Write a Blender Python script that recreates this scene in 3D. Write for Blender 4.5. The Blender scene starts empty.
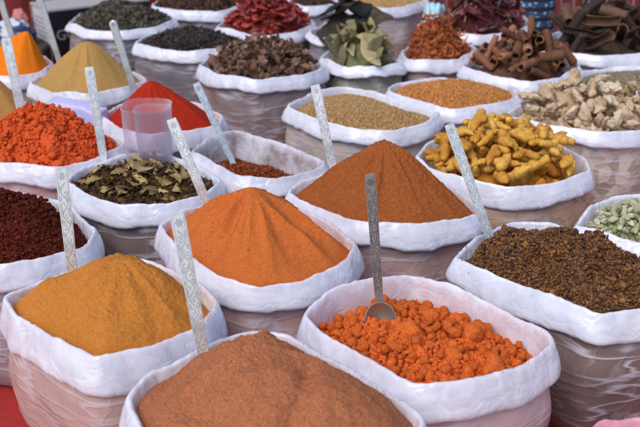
import bpy, bmesh, math, random
import numpy as np
from mathutils import Vector, Matrix, Euler, noise as mn

rng = np.random.default_rng(7)
random.seed(7)
sc = bpy.context.scene
C = sc.collection

# ------------------------------------------------------------------ camera
FPX = 1000.0; PITCH = math.radians(22.5); CZ = 1.25; H = 0.33
FWD = np.array([0, math.cos(PITCH), -math.sin(PITCH)])
UP = np.array([0, math.sin(PITCH), math.cos(PITCH)])
def ray(px, py):
    return FWD + np.array([(px - 320) / FPX, 0, 0]) - UP * (py - 213.5) / FPX
def at(px, py, z):
    d = ray(px, py); s = (z - CZ) / d[2]
    return np.array([d[0] * s, d[1] * s, z])
def on_depth(px, py, Y):
    d = ray(px, py); s = Y / d[1]
    return np.array([d[0] * s, Y, CZ + d[2] * s])

cam = bpy.data.cameras.new('camera'); cam.lens = FPX * 36 / 640; cam.sensor_width = 36
cam.clip_end = 500; cam.clip_start = 0.05
camo = bpy.data.objects.new('camera', cam); C.objects.link(camo)
camo.location = (0, 0, CZ); camo.rotation_euler = (math.pi / 2 - PITCH, 0, 0)
sc.camera = camo
cam.dof.use_dof = True; cam.dof.focus_distance = 2.15; cam.dof.aperture_fstop = 5.6

# ------------------------------------------------------------------ helpers
def tag(o, label=None, cat=None, group=None, kind=None):
    if label: o['label'] = label
    if cat: o['category'] = cat
    if group: o['group'] = group
    if kind: o['kind'] = kind
    return o
def empty(name, loc):
    o = bpy.data.objects.new(name, None); C.objects.link(o); o.location = loc
    o.empty_display_size = .05
    return o
def mesh(name, V, Fs, mats, smooth=True, rnd=None, uv=None, mi=None):
    """V (n,3) array, Fs list/array of faces, per-vertex uv and random value."""
    me = bpy.data.meshes.new(name)
    me.from_pydata([tuple(v) for v in V], [], [tuple(int(i) for i in f) for f in Fs])
    for m in (mats if isinstance(mats, (list, tuple)) else [mats]): me.materials.append(m)
    n = len(me.polygons)
    me.polygons.foreach_set('use_smooth', [smooth] * n)
    if mi is not None: me.polygons.foreach_set('material_index', [int(i) for i in mi])
    if rnd is not None:
        a = me.attributes.new('rnd', 'FLOAT', 'POINT'); a.data.foreach_set('value', np.asarray(rnd, dtype=np.float32))
    if uv is not None:
        l = np.zeros(len(me.loops), dtype=np.int32); me.loops.foreach_get('vertex_index', l)
        u = me.uv_layers.new(name='UVMap'); u.data.foreach_set('uv', np.asarray(uv, dtype=np.float32)[l].ravel())
    me.update()
    return me
def link(name, me, parent=None, loc=None):
    o = bpy.data.objects.new(name, me); C.objects.link(o)
    if parent is not None: o.parent = parent
    if loc is not None: o.location = loc
    return o
class MB:
    """collects vertices and faces of one mesh"""
    def __init__(s): s.V = []; s.F = []; s.R = []; s.M = []; s.n = 0
    def add(s, V, Fs, rnd=0.5, mi=0):
        V = np.asarray(V, float)
        s.V.append(V); s.F += [tuple(int(i) + s.n for i in f) for f in Fs]
        s.R.append(np.broadcast_to(np.asarray(rnd, float), (len(V),))); s.M += [mi] * len(Fs); s.n += len(V)
    def many(s, T, TF, R, S, P, rnd):
        """copies of a template: R (k,3,3), S (k,3), P (k,3)"""
        T = np.asarray(T, float); k = len(P)
        V = np.einsum('kij,kvj->kvi', R, T[None] * S[:, None, :]) + P[:, None, :]
        TF = np.asarray(TF)
        Fs = (TF[None] + (np.arange(k) * len(T))[:, None, None] + s.n).reshape(-1, TF.shape[1])
        s.V.append(V.reshape(-1, 3)); s.F += [tuple(f) for f in Fs.tolist()]
        s.R.append(np.repeat(rnd, len(T))); s.M += [0] * len(Fs); s.n += k * len(T)
    def mesh(s, name, mats, smooth=True):
        return mesh(name, np.concatenate(s.V), s.F, mats, smooth, rnd=np.concatenate(s.R), mi=s.M)
def rand_rots(k, flat=1.0):
    out = np.zeros((k, 3, 3))
    for i in range(k):
        out[i] = np.array(Euler((random.gauss(0, flat), random.gauss(0, flat), random.uniform(0, 6.283))).to_matrix())
    return out
def ico(sub):
    bm = bmesh.new(); bmesh.ops.create_icosphere(bm, subdivisions=sub, radius=1)
    V = np.array([v.co[:] for v in bm.verts]); Fs = [[v.index for v in f.verts] for f in bm.faces]
    bm.free(); return V, Fs
ICO1 = ico(1); ICO2 = ico(2); ICO3 = ico(3)
def nz(p, s, seed=0.0):
    return mn.noise(Vector((p[0] * s + seed, p[1] * s + seed * .37, p[2] * s - seed)))
def smooth01(x): x = np.clip(x, 0, 1); return x * x * (3 - 2 * x)

# ------------------------------------------------------------------ materials
def mat(name):
    m = bpy.data.materials.new(name); m.use_nodes = True
    nt = m.node_tree; b = nt.nodes['Principled BSDF']
    return m, nt, b
def N(nt, typ, **kw):
    n = nt.nodes.new(typ)
    for k, v in kw.items():
        if k in n.inputs.keys() if isinstance(k, str) else False: n.inputs[k].default_value = v
        else: setattr(n, k, v)
    return n
def L(nt, a, b): nt.links.new(a, b)
def col4(c): return (c[0], c[1], c[2], 1)
def ramp(nt, fac, stops):
    r = nt.nodes.new('ShaderNodeValToRGB')
    e = r.color_ramp.elements
    while len(e) < len(stops): e.new(0.5)
    for i, (p, c) in enumerate(stops):
        e[i].position = p; e[i].color = col4(c) if not isinstance(c, (int, float)) else (c, c, c, 1)
    L(nt, fac, r.inputs[0]); return r.outputs[0]
def mixc(nt, fac, a, b, mode='MIX'):
    m = nt.nodes.new('ShaderNodeMix'); m.data_type = 'RGBA'; m.blend_type = mode
    for v, i in ((fac, 0), (a, 6), (b, 7)):
        if hasattr(v, 'links'): L(nt, v, m.inputs[i])
        else: m.inputs[i].default_value = v if i == 0 else col4(v)
    return m.outputs[2]
def tex_noise(nt, vec, scale, detail=3, rough=.5, dist=0.0):
    n = nt.nodes.new('ShaderNodeTexNoise'); n.inputs['Scale'].default_value = scale
    n.inputs['Detail'].default_value = detail; n.inputs['Roughness'].default_value = rough
    n.inputs['Distortion'].default_value = dist
    if vec is not None: L(nt, vec, n.inputs['Vector'])
    return n.outputs['Fac']
def coords(nt, which='Object'):
    return nt.nodes.new('ShaderNodeTexCoord').outputs[which]
def mapping(nt, vec, scale=(1, 1, 1), rot=(0, 0, 0)):
    m = nt.nodes.new('ShaderNodeMapping'); m.inputs['Scale'].default_value = scale; m.inputs['Rotation'].default_value = rot
    L(nt, vec, m.inputs['Vector']); return m.outputs[0]
def bump(nt, b, h, strength, dist, prev=None):
    n = nt.nodes.new('ShaderNodeBump'); n.inputs['Strength'].default_value = strength; n.inputs['Distance'].default_value = dist
    L(nt, h, n.inputs['Height'])
    if prev is not None: L(nt, prev, n.inputs['Normal'])
    L(nt, n.outputs[0], b.inputs['Normal']); return n.outputs[0]
def sc3(c, k): return tuple(min(1, x * k) for x in c)
def lerp3(a, b, t): return tuple(x + (y - x) * t for x, y in zip(a, b))

def powder_mat(name, c, grain=700, var=.22, speck=None):
    m, nt, b = mat(name)
    co = coords(nt)
    big = tex_noise(nt, co, 14, 4, .6)
    c1 = mixc(nt, big, sc3(c, 1 - var), sc3(c, 1 + var))
    vo = nt.nodes.new('ShaderNodeTexVoronoi'); vo.inputs['Scale'].default_value = grain * .8
    L(nt, co, vo.inputs['Vector'])
    sep = nt.nodes.new('ShaderNodeSeparateColor'); L(nt, vo.outputs['Color'], sep.inputs[0])
    g = ramp(nt, sep.outputs[0], [(0, .76), (.5, 1.0), (1, 1.26)])
    c2 = mixc(nt, .75, c1, g, 'MULTIPLY')
    if speck is not None:
        s = ramp(nt, sep.outputs[1], [(.80, 0), (.92, 1)])
        c2 = mixc(nt, s, c2, speck)
    L(nt, c2, b.inputs['Base Color'])
    b.inputs['Roughness'].default_value = .95; b.inputs['Specular IOR Level'].default_value = .12
    f1 = tex_noise(nt, co, grain, 2, .6); f2 = tex_noise(nt, co, grain * .2, 3, .6)
    p = bump(nt, b, f2, .35, .004)
    bump(nt, b, f1, .5, .0016, p)
    return m
def piece_mat(name, ca, cb, cc=None, rough=.75, attr=True, bscale=120, bstr=.5, tex=60, spec=.25):
    """matter made of pieces: colour varies from piece to piece (attribute rnd or object random)"""
    m, nt, b = mat(name)
    if attr:
        a = nt.nodes.new('ShaderNodeAttribute'); a.attribute_name = 'rnd'; r = a.outputs['Fac']
    else:
        r = nt.nodes.new('ShaderNodeObjectInfo').outputs['Random']
    co = coords(nt)
    cc = cc or lerp3(ca, cb, .5)
    c = ramp(nt, r, [(0, ca), (.55, cc), (1, cb)])
    n = tex_noise(nt, co, tex, 4, .65)
    k = ramp(nt, n, [(.3, .62), (.7, 1.3)])
    L(nt, mixc(nt, .8, c, k, 'MULTIPLY'), b.inputs['Base Color'])
    b.inputs['Roughness'].default_value = rough; b.inputs['Specular IOR Level'].default_value = spec
    bump(nt, b, tex_noise(nt, co, bscale, 4, .6), bstr, .003)
    return m
PLASTIC = (.74, .725, .79)
def crease(nt, vec, scale, width=.05, detail=2, rough=.5, dist=0.0):
    """1 along thin wandering crease lines, falling to 0 beside them"""
    n = tex_noise(nt, vec, scale, detail, rough, dist)
    a = nt.nodes.new('ShaderNodeMath'); a.operation = 'SUBTRACT'; L(nt, n, a.inputs[0]); a.inputs[1].default_value = .5
    c = nt.nodes.new('ShaderNodeMath'); c.operation = 'ABSOLUTE'; L(nt, a.outputs[0], c.inputs[0])
    d = nt.nodes.new('ShaderNodeMath'); d.operation = 'MULTIPLY_ADD'; L(nt, c.outputs[0], d.inputs[0]); d.inputs[1].default_value = -1 / width; d.inputs[2].default_value = 1; d.use_clamp = True
    return d.outputs[0]
def collar_mat(name, stain, amt, vc=.5):
    m, nt, b = mat(name)
    uv = coords(nt, 'UV'); co = coords(nt)
    sp = nt.nodes.new('ShaderNodeSeparateXYZ'); L(nt, uv, sp.inputs[0])
    # v runs 0 (bottom of the inner face) .. 1 (lower outer hem); contents have dusted the inner face
    inner = ramp(nt, sp.outputs[1], [(.0, 1), (vc - .10, .9), (vc - .02, .48), (vc + .10, .12), (1, .05)])
    blot = ramp(nt, tex_noise(nt, co, 16, 5, .65), [(.32, .1), (.62, 1)])
    k = nt.nodes.new('ShaderNodeMath'); k.operation = 'MULTIPLY'; L(nt, inner, k.inputs[0]); L(nt, blot, k.inputs[1])
    k2 = nt.nodes.new('ShaderNodeMath'); k2.operation = 'MULTIPLY'; L(nt, k.outputs[0], k2.inputs[0]); k2.inputs[1].default_value = amt
    rd = crease(nt, mapping(nt, co, (1, 1, .8), (.3, .2, .1)), 13, .10, 2, .5, 1.0)
    rd2 = crease(nt, mapping(nt, uv, (15, 3.2, 1), (0, 0, .6)), 1, .08, 2, .5, .8)
    veil = tex_noise(nt, co, 11, 4, .6, 1.0)            # single and double film: more or less milky
    base = mixc(nt, ramp(nt, veil, [(.36, 0), (.62, 1)]), (.65, .635, .70), (.775, .755, .815))
    base = mixc(nt, ramp(nt, rd2, [(.5, 0), (1.0, .35)]), base, (.80, .775, .82))
    L(nt, mixc(nt, k2.outputs[0], base, lerp3(stain, PLASTIC, .15)), b.inputs['Base Color'])
    b.inputs['Roughness'].default_value = .24; b.inputs['Specular IOR Level'].default_value = .55
    b.inputs['Subsurface Weight'].default_value = .45; b.inputs['Subsurface Radius'].default_value = (1, .9, .9)
    b.inputs['Subsurface Scale'].default_value = .016
    w = tex_noise(nt, mapping(nt, uv, (22, 7, 1)), 1, 4, .55, .8)
    p = bump(nt, b, w, .10, .005)
    p = bump(nt, b, rd, .09, .004, p)
    bump(nt, b, rd2, .16, .005, p)
    return m
def wall_mat(name, tint, haze=.42, wr=1.0, rot=.22, streak=1.0, lump=0.0, lumpcol=None):
    """clear plastic film lying against the contents: the contents' colour, veiled, with pale creases and painted-in wrinkle highlights"""
    m, nt, b = mat(name)
    uv = coords(nt, 'UV'); co = coords(nt)
    c = lerp3(tint, (.57, .54, .585), min(1, haze + .05))
    c1 = mixc(nt, tex_noise(nt, co, 9, 4, .65), sc3(c, .7), sc3(c, 1.25))
    if lump:
        v = nt.nodes.new('ShaderNodeTexVoronoi'); v.inputs['Scale'].default_value = lump
        L(nt, co, v.inputs['Vector'])
        s = nt.nodes.new('ShaderNodeSeparateColor'); L(nt, v.outputs['Color'], s.inputs[0])
        k = ramp(nt, s.outputs[0], [(.1, 0), (.9, 1)])
        c1 = mixc(nt, .85, c1, mixc(nt, k, lerp3(sc3(lumpcol or tint, .45), (.5, .48, .53), haze * .5), lerp3(sc3(lumpcol or tint, 1.3), (.55, .53, .56), haze * .8)))
    n1 = crease(nt, mapping(nt, uv, (5.2 * wr, 25 / wr, 1), (0, 0, rot)), 1, .075, 2, .5, .2)
    st = ramp(nt, n1, [(.35, 0), (1, 1)])
    n2 = crease(nt, mapping(nt, uv, (10, 7, 1), (0, 0, -.85)), 1, .04, 3, .5, .6)
    st2 = ramp(nt, n2, [(.4, 0), (1, .22)])
    mx = nt.nodes.new('ShaderNodeMath'); mx.operation = 'MAXIMUM'; L(nt, st, mx.inputs[0]); L(nt, st2, mx.inputs[1])
    big = ramp(nt, tex_noise(nt, co, 6, 2, .5), [(.42, .03 * streak), (.60, min(.95, .58 * streak))])
    k = nt.nodes.new('ShaderNodeMath'); k.operation = 'MULTIPLY'; L(nt, mx.outputs[0], k.inputs[0]); L(nt, big, k.inputs[1])
    L(nt, mixc(nt, k.outputs[0], c1, (.66, .64, .70)), b.inputs['Base Color'])  # pale creases: milky loose film, plus wrinkle highlights painted into the colour
    b.inputs['Roughness'].default_value = .24; b.inputs['Specular IOR Level'].default_value = .6
    p = bump(nt, b, n1, .28, .0035)
    bump(nt, b, n2, .2, .004, p)
    return m
def plain(name, c, rough=.6, metal=0, spec=.4, bs=None, bd=.002, var=.12, ns=12):
    m, nt, b = mat(name); co = coords(nt)
    L(nt, mixc(nt, tex_noise(nt, co, ns, 5, .6), sc3(c, 1 - var), sc3(c, 1 + var)), b.inputs['Base Color'])
    b.inputs['Roughness'].default_value = rough; b.inputs['Metallic'].default_value = metal
    b.inputs['Specular IOR Level'].default_value = spec
    if bs: bump(nt, b, tex_noise(nt, co, bs, 4, .6), .5, bd)
    return m

# ------------------------------------------------------------------ sack outlines (crest line of the rolled collar)
S={
1:[(128,398),(145,375),(180,360),(215,342),(250,330),(285,333),(330,356),(380,387),(422,415),(415,450),(350,480),(270,490),(190,470),(145,435)],
2:[(4,296),(40,281),(75,268),(115,258),(155,262),(195,280),(217,303),(200,326),(150,347),(95,358),(50,335),(15,312)],
3:[(303,312),(330,292),(365,280),(410,274),(450,285),(500,308),(548,332),(553,345),(520,366),(470,380),(420,384),(375,366),(335,343)],
4:[(455,258),(480,234),(512,222),(550,224),(590,238),(640,256),(680,275),(690,295),(650,308),(597,313),(540,292),(490,273)],
5:[(160,225),(180,210),(205,203),(250,198),(290,204),(330,222),(356,243),(345,262),(305,280),(255,287),(215,275),(180,250)],
6:[(288,190),(305,178),(340,170),(385,168),(430,178),(470,198),(483,210),(465,217),(420,224),(365,222),(325,210),(298,198)],
7:[(-70,225),(-50,203),(-15,192),(15,191),(40,195),(70,206),(95,230),(85,245),(45,259),(0,266),(-40,262),(-65,245)],
8:[(66,180),(80,166),(110,155),(150,152),(190,157),(215,168),(223,180),(205,192),(170,201),(120,203),(85,193)],
9:[(-60,148),(-35,132),(0,127),(40,126),(85,128),(115,136),(124,147),(105,158),(60,167),(15,165),(-30,160)],
10:[(190,152),(208,138),(236,131),(265,138),(300,150),(325,162),(310,172),(275,178),(235,178),(205,167)],
11:[(102,116),(120,104),(155,98),(195,102),(222,114),(218,124),(190,131),(150,134),(120,128)],
12:[(30,82),(50,72),(88,66),(125,69),(146,78),(125,87),(88,94),(55,92)],
13:[(-38,66),(-15,55),(15,50),(40,54),(52,62),(42,71),(15,76),(-18,75)],
14:[(-55,108),(-35,92),(-5,88),(15,95),(42,112),(25,119),(0,120),(-35,118)],
15:[(417,156),(428,142),(460,132),(505,128),(550,138),(585,158),(590,170),(565,180),(510,187),(460,178),(430,167)],
16:[(287,106),(312,92),(346,86),(381,92),(415,102),(439,113),(425,123),(390,130),(350,128),(310,116)],
17:[(384,91),(400,82),(440,77),(480,79),(512,87),(519,95),(500,103),(455,108),(415,103)],
18:[(503,114),(520,104),(560,98),(610,96),(655,102),(670,118),(640,130),(600,133),(550,125)],
19:[(574,226),(592,205),(615,196),(645,193),(685,200),(712,218),(705,240),(665,246),(625,238),(590,231)],
20:[(199,64),(215,54),(260,48),(305,52),(326,66),(305,75),(255,80),(220,74)],
21:[(318,57),(333,48),(360,44),(388,50),(403,62),(380,67),(345,66)],
22:[(135,42),(148,34),(185,29),(225,30),(248,40),(235,47),(195,51),(160,48)],
23:[(69,22),(82,12),(120,6),(155,9),(175,18),(155,27),(120,31),(88,30)],
24:[(217,26),(230,15),(265,9),(300,13),(318,24),(300,32),(265,35),(235,32)],
25:[(400,54),(410,44),(435,39),(465,42),(478,49),(460,58),(425,61),(405,59)],
26:[(436,24),(450,14),(485,9),(520,13),(532,24),(515,31),(480,34),(452,32)],
27:[(462,66),(475,56),(515,51),(560,55),(580,66),(562,76),(530,81),(495,76)],
28:[(540,42),(555,32),(600,27),(645,32),(665,44),(645,53),(600,55),(562,51)],
29:[(568,80),(580,72),(610,67),(650,68),(685,78),(680,88),(645,91),(600,88)],
30:[(152,5),(165,-3),(195,-7),(225,-4),(240,5),(220,11),(185,11)],
31:[(345,2),(360,-7),(390,-10),(420,-6),(428,0),(405,6),(375,8)],
32:[(288,0),(300,-9),(325,-9),(338,0),(325,5),(305,6)],
33:[(305,31),(322,23),(350,20),(378,25),(384,32),(350,38),(322,37)],
34:[(575,445),(600,422),(635,418),(680,425),(700,460),(640,490),(585,475)],
}
ZH = {34: .20}
SKY, SUN, EXPO = .125, 1.4, 0.62
def resample(q, n):
    d = np.r_[0, np.cumsum(np.linalg.norm(np.diff(np.vstack([q, q[:1]]), axis=0), axis=1))]
    qq = np.vstack([q, q[:1]])
    s = np.linspace(0, d[-1], n, endpoint=False)
    return np.c_[np.interp(s, d, qq[:, 0]), np.interp(s, d, qq[:, 1])]
def smooth_loop(q, it=1):
    for _ in range(it): q = .5 * q + .25 * (np.roll(q, 1, 0) + np.roll(q, -1, 0))
    return q
def area(q): x, y = q.T; return .5 * np.sum(x * np.roll(y, -1) - y * np.roll(x, -1))
OUT = {}
for k, p in S.items():
    w = np.array([at(x, y, ZH.get(k, H))[:2] for x, y in p])
    q = smooth_loop(resample(w, 200), 6)
    if area(q) < 0: q = q[::-1]
    OUT[k] = q
def inside_poly(P, poly):
    x, y = P[:, 0][:, None], P[:, 1][:, None]
    a, b = poly, np.roll(poly, 1, 0)
    c = ((a[:, 1] > y) != (b[:, 1] > y)) & (x < (b[:, 0] - a[:, 0]) * (y - a[:, 1]) / (b[:, 1] - a[:, 1] + 1e-12) + a[:, 0])
    return c.sum(1) % 2 == 1
GAP = .05
for it in range(14):                      # neighbouring sacks squash against each other instead of overlapping
    ks = list(OUT)
    for i, a in enumerate(ks):
        for b in ks[i + 1:]:
            A, B = OUT[a], OUT[b]
            if np.linalg.norm(A.mean(0) - B.mean(0)) > .8: continue
            D = np.linalg.norm(A[:, None] - B[None], axis=2)
            if D.min() > GAP and not inside_poly(A, B).any(): continue
            for P, Q, DD, key in ((A, B, D, a), (B, A, D.T, b)):
                dmin = DD.min(1); ins = inside_poly(P, Q)
                need = np.where(ins, GAP + dmin, np.clip(GAP - dmin, 0, None)) * .5
                c = P.mean(0) - P; c /= np.linalg.norm(c, axis=1)[:, None]
                need = np.convolve(np.r_[need[-6:], need, need[:6]], np.ones(13) / 13, 'same')[6:-6] + need * .3
                OUT[key] = P + c * need[:, None] * .6
for k in OUT: OUT[k] = smooth_loop(OUT[k], 2)

def normals(q):
    t = np.roll(q, -1, 0) - np.roll(q, 1, 0); n = np.c_[t[:, 1], -t[:, 0]]
    return n / np.linalg.norm(n, axis=1)[:, None]
def offset(q, r):
    n = smooth_loop(normals(q), 3); return q + n * r

# ------------------------------------------------------------------ sacks
COLLAR = {}
def make_sack(key, label, tint, drop=.065, depth=.03, stain=None, amt=.6, haze=.42, n=220, fat=1.0, lump=0, lumpcol=None, group=None, zh=None, wallc=None, wr=1.0, rot=.22, streak=1.0):
    zt = ZH.get(key, H)
    q = resample(OUT[key], n)
    nn = smooth_loop(normals(q), 4)
    c = q.mean(0)
    root = empty('spice_sack', (c[0], c[1], 0)); tag(root, label, 'sack', group)
    seg = np.linalg.norm(np.roll(q, -1, 0) - q, axis=1); s = np.r_[0, np.cumsum(seg)[:-1]]; per = seg.sum()
    sd = key * 13.7
    # collar: profile from the inner face over the crest to the outer hem, radial offset / height
    dd = depth + .05
    k_ = drop / .065
    prof = [(-.027, -dd), (-.019, -dd * .7), (-.0135, -dd * .45), (-.0105, -dd * .25), (-.0075, -.014), (-.0055, -.006), (-.003, -.0013), (0, 0), (.003, -.001), (.0056, -.005),
            (.0085, -.012), (.0125, -.022 * k_), (.0165, -.034 * k_), (.0195, -.046 * k_), (.0215, -.056 * k_), (.0212, -.063 * k_), (.0175, -.068 * k_), (.010, -.066 * k_), (.002, -.060 * k_)]
    pl = np.r_[0, np.cumsum(np.linalg.norm(np.diff(np.array(prof), axis=0), axis=1))]; pv = pl / pl[-1]
    V = []; UV = []
    P = len(prof)
    for i in range(n):
        a = 2 * math.pi * i / n
        ca, sa = math.cos(a) * 1.0, math.sin(a) * 1.0
        lowz = .009 * mn.noise(Vector((ca * 1.6 + sd, sa * 1.6, 0))) + .0025 * mn.noise(Vector((ca * 5 + sd, sa * 5, 3)))
        hem = .013 * mn.noise(Vector((ca * 1.7 + sd, sa * 1.7, 7))) + .0025 * mn.noise(Vector((ca * 8 + sd, sa * 8, 9)))
        puff = 1 + .28 * mn.noise(Vector((ca * 2.6 + sd, sa * 2.6, 17)))
        for j, (r, z) in enumerate(prof):
            k = smooth01(-z / drop) if j > 7 else 0
            X, Y = q[i, 0], q[i, 1]
            pleat = max(0, 1 - abs(mn.noise(Vector((s[i] * 9 + z * 5 + sd, z * 3, 2.2)))) * 7) * (.5 + mn.noise(Vector((s[i] * 2.3, sd, 5))))
            cr = mn.noise(Vector((X * 26 + sd, Y * 26, z * 30 + j * .15))); cr2 = mn.noise(Vector((X * 70, Y * 70 + sd, z * 60)))
            fold = 1 - abs(mn.noise(Vector((X * 16 + z * 6, Y * 16 - z * 7 + sd, z * 9)))) * 2
            rr = r * (puff * fat if r > 0 else fat) + .0012 * cr + .0004 * cr2 + .0055 * pleat * k * (1 if j < 16 else .3) + (.0022 * max(0, fold - .55) * 2 if r > -.02 else 0)
            V.append((X + nn[i, 0] * rr - c[0], Y + nn[i, 1] * rr - c[1], zt + z + lowz + hem * k + .0022 * cr2))
            UV.append((s[i], pv[j]))
    Fs = []
    for i in range(n):
        i2 = (i + 1) % n
        for j in range(P - 1): Fs.append((i * P + j, i2 * P + j, i2 * P + j + 1, i * P + j + 1))
    me = mesh('rolled_collar', V, Fs, collar_mat('collar plastic', stain or tint, amt, float(pv[7])), uv=UV)
    COLLAR[key] = (V, Fs, c, q, nn)
    link('rolled_collar', me, root)
    # wall of clear film down to the ground
    rows = 34; V = []; UV = []
    for i in range(n):
        a = 2 * math.pi * i / n; ca, sa = math.cos(a), math.sin(a)
        for j in range(rows):
            t = j / (rows - 1); z = (zt - .028) * (1 - t)
            r = -.002 + .014 * math.sin(min(1, t * 1.25) * math.pi) - .035 * max(0, t - .75) / .25 * max(0, t - .75) / .25
            X, Y = q[i, 0], q[i, 1]
            w = mn.noise(Vector((s[i] * 4 + z * 4 + sd, z * 12 + s[i] * 3, ca))) ; w = (1 - abs(w) * 2.2)
            w3 = mn.noise(Vector((X * 5 + sd, Y * 5, z * 6)))
            w4 = mn.noise(Vector((X * 17 + sd, Y * 17, z * 11)))
            r += (.0032 * w + .010 * w3 + .0040 * w4) * min(1, t * 5)
            V.append((X + nn[i, 0] * r - c[0], Y + nn[i, 1] * r - c[1], z)); UV.append((s[i], z))
    Fs = []
    for i in range(n):
        i2 = (i + 1) % n
        for j in range(rows - 1): Fs.append((i * rows + j + 1, i2 * rows + j + 1, i2 * rows + j, i * rows + j))
    Fs.append([i * rows + rows - 1 for i in range(n)][::-1])
    me = mesh('film_side', V, Fs, wall_mat('clear film over contents', wallc or tint, haze, wr=wr, rot=rot, streak=streak, lump=lump, lumpcol=lumpcol), uv=UV)
    link('film_side', me, root)
    return root

# ------------------------------------------------------------------ heaps
class Heap:
    """a surface over a sack's opening: star-shaped about its peak"""
    def __init__(s, key, depth, peak_px=None, dy=0.0, h=None, shape='cone', tip=.16, inset=-.010, power=1.0, bumps=()):
        q = offset(resample(OUT[key], 360), inset); s.q = q; s.key = key
        c = q.mean(0); zt = ZH.get(key, H); s.ze = zt - depth
        if peak_px is not None:
            p = on_depth(peak_px[0], peak_px[1], c[1] + dy); s.pk = p[:2]; s.h = p[2] - s.ze if h is None else h
        else: s.pk = c + np.array([0, dy]); s.h = h
        s.shape, s.tip, s.power, s.bumps = shape, tip, power, bumps
        d = q - s.pk; a = np.arctan2(d[:, 1], d[:, 0]); o = np.argsort(a)
        s.a = a[o]; s.r = np.linalg.norm(d, axis=1)[o]
        s.A = np.r_[s.a - 2 * math.pi, s.a, s.a + 2 * math.pi]; s.R = np.r_[s.r, s.r, s.r]
        s.c = c
    def rad(s, ang): return np.interp(ang, s.A, s.R)
    def prof(s, t):
        if s.shape == 'cone':
            e = s.tip; f = (math.sqrt(1 + e * e) - np.sqrt(t * t + e * e)) / (math.sqrt(1 + e * e) - e)
            return np.clip(f, 0, None) ** s.power
        return np.clip(1 - t ** (2 * s.power), 0, None)
    def z(s, x, y):
        dx, dy = x - s.pk[0], y - s.pk[1]
        r = np.hypot(dx, dy); t = r / s.rad(np.arctan2(dy, dx))
        z = s.ze + s.h * s.prof(np.clip(t, 0, 1))
        for bx, by, br, bh in s.bumps: z = z + bh * np.exp(-((x - bx) ** 2 + (y - by) ** 2) / br ** 2)
        return z
    def t(s, x, y):
        dx, dy = x - s.pk[0], y - s.pk[1]
        return np.hypot(dx, dy) / s.rad(np.arctan2(dy, dx))
    def points(s, k, tmax=.97):
        out = []
        lo, hi = s.q.min(0), s.q.max(0); got = 0
        while got < k:
            P = rng.uniform(lo, hi, (k * 2, 2)); P = P[s.t(P[:, 0], P[:, 1]) < tmax]
            out.append(P); got += len(P)
        return np.concatenate(out)[:k]
    def grid(s, na=200, nr=70, amp=(), ridge=0, sink=0.0, seed=0, reach=1.0):
        ang = np.linspace(-math.pi, math.pi, na, endpoint=False); R = s.rad(ang)
        V = [(s.pk[0], s.pk[1], float(s.z(s.pk[0], s.pk[1])) - sink)]
        for j in range(1, nr + 1):
            t = (j / nr) ** .85 * reach
            x = s.pk[0] + np.cos(ang) * R * t; y = s.pk[1] + np.sin(ang) * R * t; z = s.z(x, y) - sink
            V += list(zip(x, y, z))
        V = np.array(V, float)
        for i, v in enumerate(V):
            tt = 0 if i == 0 else ((i - 1) // na + 1) / nr
            e = 1 - .75 * smooth01((tt - .8) / .2)
            d = 0
            for kind, f, a in amp:
                if kind == 'n': d += a * mn.noise(Vector((v[0] * f + seed, v[1] * f, v[2] * f)))
                elif kind == 'l':            # lumps: rounded cells
                    w = mn.voronoi(Vector((v[0] * f + seed, v[1] * f, v[2] * f)))[0][0]; d += a * (.5 - w)
                elif kind == 'r': d += a * (.5 - abs(mn.noise(Vector((v[0] * f + seed, v[1] * f, v[2] * f)))) * 2)
                elif kind == 'g':            # slide gullies running down the slope
                    an = ang[(i - 1) % na] if i else 0
                    k = mn.noise(Vector((math.cos(an) * f + seed, math.sin(an) * f, tt * .6 + seed)))
                    d += a * (.35 - abs(k) * 2) * smooth01(tt * 2.2) * (1.15 - tt)
            V[i, 2] += d * e
        Fs = [(0, 1 + i, 1 + (i + 1) % na) for i in range(na)]
        for j in range(nr - 1):
            for i in range(na):
                a0 = 1 + j * na + i; a1 = 1 + j * na + (i + 1) % na
                Fs.append((a0, a0 + na, a1 + na, a1))
        return V, Fs
def heap_obj(name, hp, V, Fs, m, label, cat, kind=None, extra=None, group=None):
    b = MB(); b.add(V, Fs, .45 + .3 * rng.random(len(V)))
    if extra is not None:
        for e in extra: b.many(*e)
    base = np.array([hp.c[0], hp.c[1], hp.ze])
    b.V = [v - base for v in b.V]
    o = link(name, b.mesh(name, m), None, base); tag(o, label, cat, group, kind); return o
JAG = (np.array([v * (1 + .75 * mn.noise(Vector(v * 1.9 + 3.3))) * np.array([1.1, .95, .85]) for v in ICO1[0]]), ICO1[1])
JAG2 = (np.array([v * (1 + .45 * mn.noise(Vector(v * 1.6 + 1.3)) + .50 * mn.noise(Vector(v * 3.6 + 7.3))) for v in ICO2[0]]), ICO2[1])
def crumbs(hp, k, smin, smax, stretch=1.0, flat=1.0, tmax=.97, sink=.25, surf=None, tpl=None, big=2.2):
    """k loose grains lying on the heap (many small, few large)"""
    P = hp.points(k, tmax)
    sz = smin + (smax - smin) * rng.random(k) ** big
    if surf is not None:                     # height of the real displaced surface near each grain
        z = surf(P)
    else: z = hp.z(P[:, 0], P[:, 1])
    pos = np.c_[P, z + sz * (1 - sink) * .8]
    T, TF = tpl or JAG
    S_ = sz[:, None] * (1 + .35 * rng.standard_normal((k, 3)).clip(-1.5, 1.5)) * np.array([stretch, 1, flat])
    return (T, TF, rand_rots(k, 1.2 if flat == 1 else .5), S_, pos, rng.random(k))
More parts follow.
